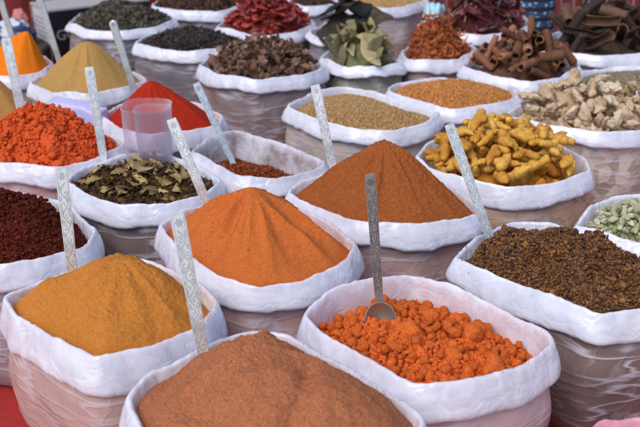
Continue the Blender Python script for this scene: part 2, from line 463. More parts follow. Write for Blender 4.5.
def nearest_surf(V):
    """heights sampled from displaced heap vertices through a coarse grid"""
    lo = V[:, :2].min(0); hi = V[:, :2].max(0); g = .006
    nx, ny = ((hi - lo) / g).astype(int) + 2
    Z = np.full((nx, ny), np.nan)
    ij = ((V[:, :2] - lo) / g).astype(int)
    for (i, j), z in zip(ij, V[:, 2]):
        if not Z[i, j] > z: Z[i, j] = z
    m = np.nanmean(Z)
    for _ in range(4):
        k = np.isnan(Z)
        if not k.any(): break
        acc = np.zeros_like(Z); cnt = np.zeros_like(Z)
        for dx, dy in ((1, 0), (-1, 0), (0, 1), (0, -1)):
            Zs = np.roll(np.roll(Z, dx, 0), dy, 1); ok = ~np.isnan(Zs); acc[ok] += Zs[ok]; cnt += ok
        f = k & (cnt > 0); Z[f] = acc[f] / cnt[f]
    Z[np.isnan(Z)] = m
    def f(P):
        ij = ((P - lo) / g).astype(int); return Z[ij[:, 0].clip(0, nx - 1), ij[:, 1].clip(0, ny - 1)]
    return f

# ------------------------------------------------------------------ pieces
def tube(path, rad, sides=10, squash=1.0, wob=.12, seed=0.0, cap=True):
    path = np.asarray(path, float); n = len(path); V = []
    t = np.gradient(path, axis=0); t /= np.linalg.norm(t, axis=1)[:, None]
    u = np.array([0, 0, 1.0]) if abs(t[0][2]) < .9 else np.array([1.0, 0, 0])
    for i in range(n):
        a = np.cross(u, t[i]); a /= np.linalg.norm(a); b = np.cross(t[i], a); u = b
        for k in range(sides):
            th = 2 * math.pi * k / sides
            r = rad[i] * (1 + wob * mn.noise(Vector((path[i][0] * 70 + math.cos(th) * 1.3 + seed, path[i][1] * 70 + math.sin(th) * 1.3, path[i][2] * 70 + seed))) * 2)
            V.append(path[i] + a * math.cos(th) * r + b * math.sin(th) * r * squash)
    Fs = []
    for i in range(n - 1):
        for k in range(sides):
            k2 = (k + 1) % sides; Fs.append((i * sides + k, i * sides + k2, (i + 1) * sides + k2, (i + 1) * sides + k))
    if cap:
        Fs.append(tuple(range(sides))[::-1]); Fs.append(tuple((n - 1) * sides + k for k in range(sides)))
    return np.array(V), Fs
def bent(length, bend, n=12, bendz=0.0):
    s = np.linspace(-.5, .5, n); x = s * length
    return np.c_[x, bend * length * (s * s * 4 - .5), bendz * length * (s * s * 4 - .5)]
def blob(r, seed, amp=.25, f=1.3, sub=ICO2, sq=(1, 1, 1)):
    V, Fs = sub
    o = np.array([v * (1 + amp * mn.noise(Vector(v * f + seed)) * 1.6 + amp * .5 * mn.noise(Vector(v * f * 2.7 + seed))) for v in V])
    return o * r * np.array(sq), Fs
def spheres_of(V, k=6):
    """coarse contact spheres for dropping a piece on the pile"""
    x = V[:, 0]; ed = np.linspace(x.min(), x.max(), k + 1); out = []
    for a, b in zip(ed[:-1], ed[1:]):
        w = V[(x >= a - 1e-6) & (x <= b + 1e-6)]
        if len(w) == 0: continue
        c = w.mean(0); hy = np.ptp(w[:, 1]) / 2; r = max(.002, np.ptp(w[:, 2]) / 2)
        m = max(1, min(4, int(hy / max(r, .004) + .5)))
        for yy in (np.linspace(-hy + r, hy - r, m) if m > 1 else [0]): out.append((c[0], c[1] + yy, c[2], r))
    return np.array(out)
def turmeric_piece(i):
    b = MB(); ln = random.uniform(.055, .098); r0 = random.uniform(.0135, .019); n = 16
    s = np.linspace(0, 1, n)
    r = r0 * (np.minimum(1, np.sin(np.clip(s * 1.04 + .02, 0, 1) * math.pi) ** .30) + .05 * np.sin(s * 44 + i) + .10 * np.sin(s * 13 + i * 2)) * (1 - .3 * s)
    p = bent(ln, random.uniform(-.22, .22), n, random.uniform(-.1, .1)); V, Fs = tube(p, np.maximum(r, .002), 10, .92, .14, i * 3.1); b.add(V, Fs)
    for _ in range(random.choice([0, 1, 1, 2])):
        k = random.randint(4, 11); d = Vector((random.uniform(-.6, .6), random.choice([-1, 1]), random.uniform(-.4, .5))).normalized()
        L_ = random.uniform(.018, .034); pp = [p[k] + np.array(d) * L_ * t for t in np.linspace(0, 1, 7)]
        V, Fs = tube(pp, r0 * np.array([.85, .85, .85, .82, .76, .64, .4]), 9, 1, .14, i + .7); b.add(V, Fs)
    return b
def ginger_piece(i):
    b = MB(); n = random.randint(3, 5); p = np.zeros(3)
    d = Vector((1, 0, 0))
    for k in range(n):
        r = random.uniform(.013, .021)
        V, Fs = blob(1, i * 5.3 + k, .42, 1.5, ICO3, (random.uniform(1.1, 1.8) * r, r, random.uniform(.5, .8) * r))
        R = np.array(Euler((random.uniform(-.4, .4), random.uniform(-.3, .3), random.uniform(-1, 1))).to_matrix())
        b.add(V @ R.T + p, Fs)
        a = random.uniform(-1.2, 1.2); p = p + np.array([math.cos(a), math.sin(a), random.uniform(-.25, .25)]) * r * 1.35
    c = np.concatenate(b.V).mean(0); b.V = [v - c for v in b.V]
    return b
def pod_piece(i):
    b = MB(); r = random.uniform(.0095, .0145)
    V, Fs = ICO3; V = V.copy()
    o = []
    for v in V:
        a = math.atan2(v[2], v[1]); k = 1 + .2 * math.cos(a * 3 + i) + .10 * math.cos(a * 8 + v[0] * 4) + .35 * mn.noise(Vector(v * 1.9 + i)) + .16 * mn.noise(Vector(v * 5 + i))
        o.append((v[0] * 1.35 * (1 + .15 * mn.noise(Vector(v * 2 - i))), v[1] * k, v[2] * k * .8))
    b.add(np.array(o) * r, Fs)
    for _ in range(random.choice([1, 1, 2, 3])):   # dry husk flap
        a = random.uniform(0, 6.28); n = 6; W = []
        for u in range(n):
            for w in (-1, 0, 1):
                t = u / (n - 1); W.append((r * (.9 + t * 1.1), w * r * .55 * math.sin(.4 + t * 2.4), r * (.5 * t * t + .15 * w * w)))
        W = np.array(W); R = np.array(Euler((a, random.uniform(-.5, .5), random.uniform(-1, 1))).to_matrix())
        FF = [(u * 3 + w, u * 3 + 3 + w, u * 3 + 4 + w, u * 3 + 1 + w) for u in range(n - 1) for w in (0, 1)]
        b.add(W @ R.T, FF)
    return b
def leaf_sheet(ln, wd, curl, twist, seed, torn=0.0, thick=.0009, nx=14, ny=6):
    V = []
    for side in (1, -1):
        for i in range(nx + 1):
            u = i / nx; w = wd * .5 * math.sin(math.pi * min(1, max(0, u * .96 + .02))) ** .75 * (1 - .15 * math.cos(u * 6.28))
            if torn: w *= 1 + torn * mn.noise(Vector((u * 7 + seed, 1.3, seed)))
            for j in range(ny + 1):
                v = (j / ny - .5) * 2; x = (u - .5) * ln; y = v * w
                z = curl * ln * (4 * (u - .5) ** 2) + abs(v) ** 1.4 * w * twist + .006 * mn.noise(Vector((x * 28 + seed, y * 28, seed))) + side * thick * .5
                a = (u - .5) * .7 * math.sin(seed); V.append((x, y * math.cos(a) - z * math.sin(a), y * math.sin(a) + z * math.cos(a)))
    m = ny + 1; o = (nx + 1) * m; Fs = []
    for i in range(nx):
        for j in range(ny):
            a = i * m + j; Fs.append((a, a + m, a + m + 1, a + 1)); Fs.append((o + a, o + a + 1, o + a + m + 1, o + a + m))
    for j in range(ny): Fs.append((j, j + 1, o + j + 1, o + j)); a = nx * m + j; Fs.append((a, o + a, o + a + 1, a + 1))
    for i in range(nx): a = i * m; Fs.append((a, o + a, o + a + m, a + m)); a = i * m + ny; Fs.append((a, a + m, o + a + m, o + a))
    b = MB(); b.add(V, Fs); return b
def roll_piece(ln, r, turns, thick, seed, wob=.06, n=26, nl=9):
    """a bark quill: a sheet rolled into an open spiral tube"""
    V = []
    for side in (0, 1):
        for i in range(nl):
            x = (i / (nl - 1) - .5) * ln
            for k in range(n):
                t = k / (n - 1); th = t * turns * 2 * math.pi + .5 * seed
                rr = r * (1 - .38 * t * min(1, turns)) - side * thick
                rr *= 1 + wob * 2 * mn.noise(Vector((x * 30 + seed, math.cos(th), math.sin(th) + seed)))
                xe = x * (1 + .05 * mn.noise(Vector((th * 1.5, seed, 0 if x < 0 else 5))))
                V.append((xe, rr * math.cos(th), rr * math.sin(th) + .05 * ln * (2 * x / ln) ** 2 * math.sin(seed)))
    o = nl * n; Fs = []
    for i in range(nl - 1):
        for k in range(n - 1):
            a = i * n + k; Fs.append((a, a + 1, a + n + 1, a + n)); Fs.append((o + a, o + a + n, o + a + n + 1, o + a + 1))
    for k in range(n - 1):
        Fs.append((k, o + k, o + k + 1, k + 1)); a = (nl - 1) * n + k; Fs.append((a, a + 1, o + a + 1, o + a))
    for i in range(nl - 1):
        a = i * n; Fs.append((a, a + n, o + a + n, o + a)); a = i * n + n - 1; Fs.append((a, o + a, o + a + n, a + n))
    b = MB(); b.add(V, Fs); return b
def chili_piece(i, ln, r, crumple=.3):
    n = 14; s = np.linspace(0, 1, n)
    rad = r * np.clip(np.sin(np.clip(s * .93 + .07, 0, 1) * math.pi) ** .5 * (1.1 - .75 * s), .06, None)
    p = bent(ln, random.uniform(-.3, .3), n, random.uniform(-.15, .15)); p[:, 1] += .006 * np.sin(s * 9 + i)
    b = MB(); V, Fs = tube(p, rad, 10, random.uniform(.45, .75), crumple, i * 2.3); b.add(V, Fs, .2 + .8 * random.random())
    st = [p[0] + (p[0] - p[1]) / np.linalg.norm(p[0] - p[1]) * .018 * t for t in (0, .5, 1)]
    return b, st
def mace_piece(i):
    b = MB()
    for k in range(random.randint(4, 6)):
        a = random.uniform(-1.3, 1.3) + (math.pi if k % 2 else 0); ln = random.uniform(.016, .034); w = random.uniform(.0025, .005); n = 8; V = []
        cu = random.uniform(.4, 1.6); tw = random.uniform(-1, 1)
        for u in range(n):
            t = u / (n - 1); x = ln * t; z = cu * ln * t * t * .7; ww = w * (1.2 - .8 * t)
            for sgn, dz in ((-1, 0), (0, .0016), (1, 0), (0, -.0006)):
                V.append((x, sgn * ww * math.cos(tw * t) + .003 * math.sin(t * 5 + i), z + sgn * ww * math.sin(tw * t) + dz))
        Fs = [(u * 4 + q, u * 4 + (q + 1) % 4, u * 4 + 4 + (q + 1) % 4, u * 4 + 4 + q) for u in range(n - 1) for q in range(4)]
        Fs.append(tuple((n - 1) * 4 + q for q in range(4)))
        R = np.array(Euler((random.uniform(-.5, .5), 0, a)).to_matrix()); b.add(np.array(V) @ R.T, Fs)
    V, Fs = blob(.006, i, .4, 1.5, ICO2, (1.3, 1, .7)); b.add(V, Fs)
    return b
def cardamom_piece(i):
    V, Fs = ICO3; o = []
    ln = random.uniform(.011, .0155); r = ln * random.uniform(.45, .56)
    for v in V:
        a = math.atan2(v[2], v[1]); k = 1 + .16 * math.cos(3 * a) + .06 * math.cos(15 * a) + .16 * mn.noise(Vector(v * 1.8 + i)); sx = abs(v[0])
        k *= (1 - .25 * sx ** 3); o.append((v[0] * ln * (1.12 if v[0] > 0 else 1), v[1] * r * k, v[2] * r * k + .0012 * math.sin(i) * v[0] ** 2))
    b = MB(); b.add(o, Fs); return b
def lump_piece(i):
    V, Fs = blob(1, i * 3.7, .24, 1.2, ICO3, (1.1, 1, .88)); b = MB()
    V = np.array([v * (1 +   .10 * mn.noise(Vector(v * 4.2 + i)) + .06 * mn.noise(Vector(v * 11 + i))) for v in V]); b.add(V, Fs); return b

def pile(hp, variants, count, name, label, cat, group, layer=.03, tilt=.35, sink=.35, sizes=(1, 1), tmax=.9, cand=14, seeds=None, upright=None, lid=None, face=None, over=None, sizefn=None, maxfail=500, avoid=()):
    """drop single pieces on the heap one after another; each comes to rest on what lies below"""
    g = .004; lo = hp.q.min(0) - .02; hi = hp.q.max(0) + .02
    nx, ny = ((hi - lo) / g).astype(int) + 1
    gx = lo[0] + np.arange(nx) * g; gy = lo[1] + np.arange(ny) * g
    XX, YY = np.meshgrid(gx, gy, indexing='ij')
    T = hp.z(XX, YY); Hf = T - layer
    first = {}
    made = []
    sph = [v[1] for v in variants]
    over = layer * .3 if over is None else over; fails = 0; c = -1
    while len(made) < count and fails < maxfail:
        c += 1
        P = hp.points(cand, tmax)
        ij = ((P - lo) / g).astype(int)
        de = T[ij[:, 0], ij[:, 1]] - Hf[ij[:, 0], ij[:, 1]] + rng.normal(0, layer * .15, cand)
        b = int(np.argmax(de)); x, y = P[b]
        if any(math.hypot(x - ax_, y - ay_) < ar_ for ax_, ay_, ar_ in avoid): continue
        vi = c % len(variants); sz = random.uniform(*sizes) if sizefn is None else sizefn(len(made) / count)
        if upright is not None and random.random() < upright[0]:
            E = Euler((random.uniform(-.4, .4), -random.uniform(*upright[1]), random.uniform(0, 6.283) if face is None else random.gauss(face[1], face[2])))
        else:
            E = Euler((random.gauss(0, tilt * 1.5), random.gauss(0, tilt), random.uniform(0, 6.283) if face is None or random.random() > face[0] else random.gauss(face[1], face[2])))
        R = np.array(E.to_matrix()); sp = sph[vi]
        cen = (sp[:, :3] * sz) @ R.T; rr = sp[:, 3] * sz
        z = -9; foot = []
        for (dx, dy, dz), r in zip(cen, rr):
            i0, i1 = int((x + dx - r - lo[0]) / g), int((x + dx + r - lo[0]) / g) + 1
            j0, j1 = int((y + dy - r - lo[1]) / g), int((y + dy + r - lo[1]) / g) + 1
            i0, j0 = max(0, i0), max(0, j0); i1, j1 = min(nx - 1, i1), min(ny - 1, j1)
            if i1 <= i0 or j1 <= j0: continue
            d2 = (gx[i0:i1 + 1, None] - x - dx) ** 2 + (gy[None, j0:j1 + 1] - y - dy) ** 2
            hh = np.sqrt(np.clip(r * r - d2, 0, None)); ok = d2 < r * r
            if not ok.any(): continue
            z = max(z, (Hf[i0:i1 + 1, j0:j1 + 1] + hh)[ok].max() - dz)
            foot.append((slice(i0, i1 + 1), slice(j0, j1 + 1), hh, ok, dz))
        if z < -5: continue
        z -= sink * rr.mean()
        if z - T[ij[b, 0], ij[b, 1]] > over: fails += 1; continue
        for si, sj, hh, ok, dz in foot:
            A = Hf[si, sj]; A[ok] = np.maximum(A[ok], (z + dz + hh)[ok])
        o = bpy.data.objects.new(name, variants[vi][0]); C.objects.link(o)
        o.location = (x, y, z); o.rotation_euler = E; o.scale = (sz, sz, sz)
        tag(o, label, cat, group); made.append(o)
        if lid is not None: lid(o, vi)
    return made
def variants(gen, k, name, m):
    out = []
    for i in range(k):
        b = gen(i); V = np.concatenate(b.V); out.append((b.mesh(name, m), spheres_of(V)))
    return out
# ------------------------------------------------------------------ colours (albedo)
K = dict(
 tan=(.385,.132,.058), gold=(.50,.175,.030), orange=(.66,.135,.026), brown=(.125,.047,.014), cone=(.52,.130,.028), rust=(.29,.075,.018),
 maroon=(.075,.011,.006), herb=(.10,.045,.018), coral=(.62,.092,.022), chili=(.21,.045,.014), red=(.38,.022,.007), sand=(.44,.245,.075), saffron=(.76,.185,.009),
 camel=(.38,.19,.055), turmeric=(.60,.26,.022), coriander=(.40,.235,.095), fenugreek=(.49,.20,.055), ginger=(.60,.43,.27), cardamom=(.42,.43,.20), pod=(.145,.07,.043),
 bay=(.28,.265,.12), black=(.035,.027,.022), moss=(.06,.05,.035), redchili=(.26,.02,.012), mace=(.45,.10,.028), darkchili=(.09,.012,.010), cinnamon=(.25,.10,.05), bark=(.10,.055,.035),
 cumin=(.24,.20,.14), pepper=(.05,.03,.022), yellowsand=(.50,.30,.12))

# ------------------------------------------------------------------ sacks: drop of the collar, depth of the contents, veil
def sack(k, label, tint, **kw): return make_sack(k, label, K[tint] if isinstance(tint, str) else tint, **kw)
sack(1, 'nearest white plastic sack, brimful of pinkish brown powder at the bottom of the photo', 'tan', drop=.068, depth=.022, n=260)
sack(2, 'white plastic sack of golden orange curry powder at the front left corner', 'gold', drop=.072, depth=.022, n=260, haze=.5)
sack(3, 'white plastic sack of lumpy orange spice holding the dull grey spoon', (.62,.22,.12), drop=.070, depth=.058, n=260, stain=K['orange'], amt=.45, haze=.55)
sack(4, 'white plastic sack of coarse dark brown masala at the front right, clear creased sides', 'brown', drop=.060, depth=.022, n=260, haze=.16, amt=.3, rot=.32, streak=1.35)
sack(5, 'white plastic sack of bright orange powder rising in a ridged cone', 'cone', drop=.060, depth=.022, amt=.8, haze=.5)
sack(6, 'white plastic sack of rust brown powder rising in a tall cone at the centre', 'rust', drop=.055, depth=.022, haze=.34)
sack(7, 'white plastic sack of dark maroon spice at the left edge of the photo', 'maroon', drop=.055, depth=.035, amt=.4, haze=.5)
sack(8, 'white plastic sack of dark crumbled herbs mixed with yellow leaf flakes', 'herb', drop=.055, depth=.028, haze=.16, streak=1.4, amt=.3)
sack(9, 'white plastic sack of crumbly coral red spice at the left edge', 'coral', drop=.055, depth=.025, haze=.5)
sack(10, 'half empty white plastic sack with stained brown insides and some red chili flakes', 'chili', drop=.050, depth=.085, amt=1.0, haze=.45, stain=(.20,.105,.055), fat=1.15)
sack(11, 'white plastic sack of smooth scarlet chili powder behind the clear cup', (.55,.30,.22), drop=.055, depth=.02, stain=(.55,.22,.12), amt=.8, haze=.5)
sack(12, 'white plastic sack of pale tan powder in a smooth cone at the upper left', 'sand', drop=.050, depth=.02, haze=.5)
sack(13, 'white plastic sack of saffron orange powder in a cone at the far upper left', (.5,.3,.15), drop=.045, depth=.02, haze=.5, stain=K['saffron'])
sack(14, 'white plastic sack of camel brown powder cut by the left edge', 'camel', drop=.050, depth=.022, haze=.5)
sack(15, 'white plastic sack heaped with whole yellow turmeric roots', 'turmeric', drop=.055, depth=.03, haze=.6, lump=26, amt=.4)
sack(16, 'white plastic sack of small pale brown coriander seeds behind the rust brown cone', 'coriander', drop=.048, depth=.026, haze=.5, amt=.4)
sack(17, 'white plastic sack of golden fenugreek seeds left of the dried ginger', 'fenugreek', drop=.046, depth=.02, haze=.5, amt=.4)
sack(18, 'white plastic sack heaped with knobbly pale dried ginger', 'ginger', drop=.048, depth=.025, haze=.5, lump=24, amt=.2)
sack(19, 'white plastic sack of pale green cardamom pods at the right edge', 'cardamom', drop=.05, depth=.038, amt=.2, haze=.5)
sack(20, 'white plastic sack of brown husky dried pods, tall sides in deep creases', 'pod', drop=.048, depth=.02, haze=.25, amt=.3, rot=1.35, streak=1.4)
sack(21, 'white plastic sack packed with olive green bay leaves', 'bay', drop=.040, depth=.02, haze=.42, lump=22, amt=.2)
sack(22, 'white plastic sack of near black small spice left of the brown pods', 'black', drop=.046, depth=.02, haze=.27, amt=.2)
sack(23, 'white plastic sack of dark mossy brown spice in front of the black carton', 'moss', drop=.042, depth=.02, haze=.27, amt=.2)
sack(24, 'white plastic sack heaped with crumpled bright red chilies', 'redchili', drop=.045, depth=.02, haze=.55, amt=.2)
sack(25, 'white plastic sack with a tall mound of orange mace blades', 'mace', drop=.045, depth=.02, haze=.5, amt=.2)
sack(26, 'white plastic sack of long dark red chilies under the round woven bag', 'darkchili', drop=.045, depth=.02, haze=.5, amt=.2)
sack(27, 'white plastic sack filled with rolled cinnamon quills', 'cinnamon', drop=.045, depth=.02, haze=.5, amt=.2)
sack(28, 'white plastic sack of dark bark slabs in front of the striped textile', 'bark', drop=.045, depth=.02, haze=.5, amt=.1)
sack(29, 'white plastic sack of grey brown cumin seeds at the right edge', 'cumin', drop=.046, depth=.022, haze=.5, amt=.2)
sack(30, 'white plastic sack of dark peppery spice at the top edge behind the near black one', 'pepper', drop=.045, depth=.02, haze=.45, amt=.2)
sack(31, 'white plastic sack of sandy yellow grains at the top edge', 'yellowsand', drop=.045, depth=.02, haze=.6, amt=.1)
sack(32, 'small white plastic sack at the top edge beside the red chilies', 'black', drop=.045, depth=.03, haze=.6, amt=.1)
sack(33, 'white plastic sack of large dark brown leaves behind the bay leaves', 'moss', drop=.035, depth=.02, haze=.4, amt=.2)
sack(34, 'pink plastic sack just showing its rim at the bottom right corner', (.6,.2,.22), drop=.05, depth=.04, stain=(.55,.04,.07), amt=1.0, haze=.6)
pk = plain('pink plastic', (.64,.27,.33), .35, bs=45, bd=.008, var=.35, ns=22)
for o in bpy.data.objects:
    if o.name.startswith('rolled_collar') and o.parent and o.parent['label'].startswith('pink'):
        o.data.materials.clear(); o.data.materials.append(pk)

# ------------------------------------------------------------------ powders and grains
def powder(k, label, cname, depth, peak, dy=0, shape='cone', tip=.16, power=1.0, amp=(), na=240, nr=90, grain=700, var=.2, speck=None, crumb=None, h=None, bumps=(), cat='spice powder', name='powder_heap', kind=None, rough=None, group=None):
    hp = Heap(k, depth, peak, dy, h=h, shape=shape, tip=tip, power=power, bumps=bumps)
    V, Fs = hp.grid(na, nr, amp, seed=k * 5.1)
    m = powder_mat(cname + ' powder', K[cname], grain, var, speck)
    ex = []; mats = [m]
    if crumb:
        sf = nearest_surf(V)
        for c in crumb: ex.append(crumbs(hp, surf=sf, **c))
    return heap_obj(name, hp, V, Fs, m, label, cat, kind, ex, group), hp
n1 = ('n', 9, .010)
powder(1, 'broad double humped mound of pinkish brown powder in the nearest sack', 'tan', .022, (262, 343), .03, 'cone', .34, .9,
       amp=(('n', 8, .016), ('n', 16, .007), ('g', 1.6, .014), ('r', 9, .010), ('r', 26, .003), ('n', 60, .0015), ('n', 190, .0022)), na=380, nr=160, grain=620, bumps=[(.045, 1.33, .075, .034)] + [(*(at(306, 372, H + .08)[:2] * (1 - t_) + at(283, 440, H + .08)[:2] * t_ + np.array([.006 * math.sin(t_ * 9), 0])), .020, -.013) for t_ in np.linspace(0, 1, 7)] + [(*at(215, 385, H + .07)[:2], .03, .012), (*at(190, 410, H + .06)[:2], .025, -.010), (*at(250, 372, H + .09)[:2], .018, .008)], speck=(.26,.075,.03))
powder(2, 'smooth mound of golden orange curry powder at the front left', 'gold', .022, (118, 257), .02, 'cone', .30, 1.0,
       amp=(('n', 7, .012), ('n', 20, .006), ('g', 2.5, .010), ('l', 11, .010), ('n', 80, .0022), ('n', 170, .0018)), na=360, nr=140, grain=700, var=.16)
powder(5, 'tall ridged cone of bright orange powder left of centre', 'cone', .022, (252, 189), 0, 'cone', .13, .92,
       amp=(('g', 1.9, .034), ('g', 3.5, .012), ('n', 9, .007), ('n', 50, .0016), ('n', 120, .0011)), na=360, nr=130, grain=650, var=.12, crumb=[dict(k=500, smin=.0005, smax=.0016, tmax=.85, big=3, sink=.6)])
powder(6, 'tall grainy cone of rust brown powder at the centre', 'rust', .022, (384, 140), 0, 'cone', .10, .94,
       amp=(('g', 3, .018), ('g', 8, .006), ('n', 9, .007), ('n', 60, .002), ('n', 150, .0034)), na=400, nr=150, grain=560, var=.14, speck=(.36,.115,.035))
powder(7, 'clumpy dark maroon spice in the sack at the left edge', 'maroon', .035, (5, 196), .03, 'mound', power=.8, amp=(('n', 14, .014), ('l', 60, .010), ('l', 120, .006), ('n', 60, .004)), na=280, nr=100, grain=300, var=.4, speck=(.16,.03,.01),
       crumb=[dict(k=4000, smin=.0014, smax=.0055, big=2.6, sink=.5)], cat='spice')
powder(9, 'crumbly coral red spice heaped at the left edge', 'coral', .025, (45, 112), .02, 'cone', .45, 1.0, amp=(('n', 14, .024), ('r', 20, .012), ('l', 38, .016), ('n', 45, .012), ('n', 90, .008)), na=300, nr=110, grain=300, var=.15,
       crumb=[dict(k=3200, smin=.0016, smax=.0065, big=2.2, sink=.5), dict(k=160, smin=.006, smax=.013, big=2, tpl=JAG2, sink=.7)], cat='spice')
powder(11, 'smooth scarlet cone of chili powder behind the clear cup', 'red', .02, (150, 82), 0, 'cone', .22, 1.0, amp=(('n', 8, .010), ('g', 3, .010), ('n', 40, .0016)), na=200, nr=70, var=.08, grain=500)
powder(12, 'smooth pale tan cone of powder in front of the black carton', 'sand', .02, (86, 43), 0, 'cone', .30, 1.05, amp=(('n', 8, .010), ('g', 3, .009)), na=180, nr=60, var=.08, grain=500)
powder(13, 'saffron orange cone of powder at the upper left', 'saffron', .02, (27, 32), 0, 'cone', .18, 1.0, amp=(('n', 8, .010), ('g', 3, .009)), na=180, nr=60, var=.08, grain=500)
powder(14, 'camel brown powder mound cut by the left edge', 'camel', .022, (-18, 70), 0, 'cone', .3, 1.0, amp=(('n', 8, .010),), na=160, nr=50, var=.1, grain=500)

# coarse brown masala
def heap_stuff(k, name, label, cat, depth, peak, ca, cb, cc, crumb, dy=0, h=None, shape='mound', power=.9, tip=.3, amp=(), na=200, nr=70, rough=.85, tex=90, reach=1.0, group=None, spec=.2):
    hp = Heap(k, depth, peak, dy, h=h, shape=shape, power=power, tip=tip)
    V, Fs = hp.grid(na, nr, amp, seed=k * 3.3, reach=reach)
    sf = nearest_surf(V)
    m = piece_mat(name.replace('_', ' '), ca, cb, cc, rough=rough, tex=tex, spec=spec)
    ex = [crumbs(hp, surf=sf, **c) for c in crumb]
    return heap_obj(name, hp, V, Fs, m, label, cat, 'stuff', ex, group), hp
heap_stuff(4, 'masala_crumbs', 'coarse clumpy dark brown masala with glints of amber at the right', 'spice', .022, None, (.045,.017,.008), (.33,.135,.032), (.145,.054,.016),
           [dict(k=14000, smin=.0012, smax=.0031, big=1.6, sink=.5, stretch=1.5), dict(k=160, smin=.004, smax=.007, big=2.4, tpl=JAG2, sink=.75)], dy=0.0, h=.060, power=1.15,
           amp=(('n', 9, .026), ('l', 13, .048), ('l', 27, .030), ('n', 26, .020), ('n', 60, .010)), na=340, nr=120, rough=.6, tex=260, spec=.35)
heap_stuff(8, 'dried_herb_crumbs', 'dark brown crumbled herbs mixed with leaf flakes', 'dried herbs', .028, None, (.028,.012,.006), (.17,.095,.030), (.075,.033,.014),
           [dict(k=4500, smin=.002, smax=.008, flat=.5), dict(k=2200, smin=.003, smax=.009, stretch=2.2, flat=.25)], h=.03, amp=(('n', 12, .014), ('l', 50, .010)), na=220, nr=70)
heap_stuff(10, 'chili_flakes', 'shallow layer of red brown chili flakes at the bottom of the half empty sack', 'chili flakes', .085, None, (.10,.02,.007), (.36,.09,.02), (.22,.04,.01),
           [dict(k=3500, smin=.002, smax=.006, flat=.5)], dy=-.04, h=.035, amp=(('n', 12, .014), ('l', 60, .006)), na=200, nr=60)
heap_stuff(16, 'coriander_seeds', 'level fill of tiny pale brown coriander seeds', 'seeds', .026, None, (.30,.165,.06), (.55,.35,.16), (.41,.235,.09),
           [dict(k=9500, smin=.0024, smax=.0036, big=1)], h=.028, amp=(('n', 9, .008),), na=180, nr=60)
heap_stuff(17, 'fenugreek_seeds', 'low golden brown mound of small fenugreek seeds', 'seeds', .02, None, (.38,.13,.03), (.62,.29,.09), (.49,.20,.055),
           [dict(k=8000, smin=.0025, smax=.004, big=1, stretch=1.2)], h=.04, amp=(('n', 9, .007),), na=180, nr=60)
heap_stuff(29, 'cumin_seeds', 'grey brown cumin seeds filling a sack at the right edge', 'seeds', .022, None, (.17,.13,.085), (.36,.30,.20), (.25,.20,.13),
           [dict(k=6000, smin=.002, smax=.0032, big=1, stretch=2.0)], h=.03, amp=(('n', 9, .007),), na=160, nr=50)
heap_stuff(22, 'black_spice', 'small near black spice filling the sack left of the brown pods', 'spice', .02, None, (.014,.010,.009), (.085,.065,.05), (.035,.026,.021),
           [dict(k=4200, smin=.003, smax=.008, stretch=1.6, flat=.7)], h=.055, amp=(('n', 12, .012), ('l', 40, .010)), na=160, nr=50)
heap_stuff(23, 'mossy_spice', 'dark mossy brown broken spice in the sack before the carton', 'spice', .02, None, (.022,.018,.012), (.15,.125,.085), (.06,.05,.034),
           [dict(k=3800, smin=.004, smax=.010, stretch=1.5, flat=.7)], h=.085, amp=(('n', 12, .014), ('l', 36, .012)), na=160, nr=50)
heap_stuff(30, 'dark_peppery_spice', 'dark reddish brown spice cut by the top edge', 'spice', .02, None, (.018,.010,.008), (.17,.06,.03), (.05,.028,.02),
           [dict(k=3000, smin=.004, smax=.010, stretch=1.4)], h=.10, amp=(('n', 12, .014),), na=120, nr=40)
heap_stuff(31, 'sandy_grains', 'sandy yellow grains at the top edge', 'grains', .02, None, (.42,.24,.09), (.62,.40,.18), None,
           [dict(k=3000, smin=.003, smax=.005)], h=.05, amp=(('n', 9, .007),), na=120, nr=40)
heap_stuff(32, 'dark_spice', 'dark spice in the small sack at the top edge', 'spice', .03, None, (.02,.012,.01), (.10,.05,.04), None, [dict(k=1200, smin=.004, smax=.009)], h=.03, amp=(('n', 9, .007),), na=100, nr=30)
powder(34, 'pale pink powder low in the pink sack at the bottom right', 'ginger', .04, None, h=.02, na=100, nr=30)

# ------------------------------------------------------------------ spilled grains on the near collars
from mathutils.bvhtree import BVHTree
def spill(k, n, c, label, smin=.0004, smax=.0013, side=None):
    V, Fs, cen, q, nn = COLLAR[k]; bv = BVHTree.FromPolygons([Vector(v) for v in V], Fs)
    P = []; i0 = random.randrange(len(q))
    while len(P) < n:
        i = random.randrange(len(q)) if random.random() < .2 else int(i0 + random.gauss(0, len(q) * .06)) % len(q)
        o = random.gauss(-.002, .006); x, y = q[i] + nn[i] * o - cen
        hit = bv.ray_cast(Vector((x, y, 1)), Vector((0, 0, -1)))
        if hit[0] is not None: P.append(hit[0])
    P = np.array([tuple(p) for p in P]); b = MB(); s_ = smin + (smax - smin) * rng.random(n) ** 2.5
    b.many(JAG[0], JAG[1], rand_rots(n, 1.2), s_[:, None] * np.ones((n, 3)), P + np.c_[np.zeros((n, 2)), s_ * .3], rng.random(n))
    o = link('spilled_grains', b.mesh('spilled_grains', piece_mat('spilled grains', sc3(c, .7), sc3(c, 1.2))), None, (cen[0], cen[1], 0)); tag(o, label, 'spice grains', None, 'stuff')
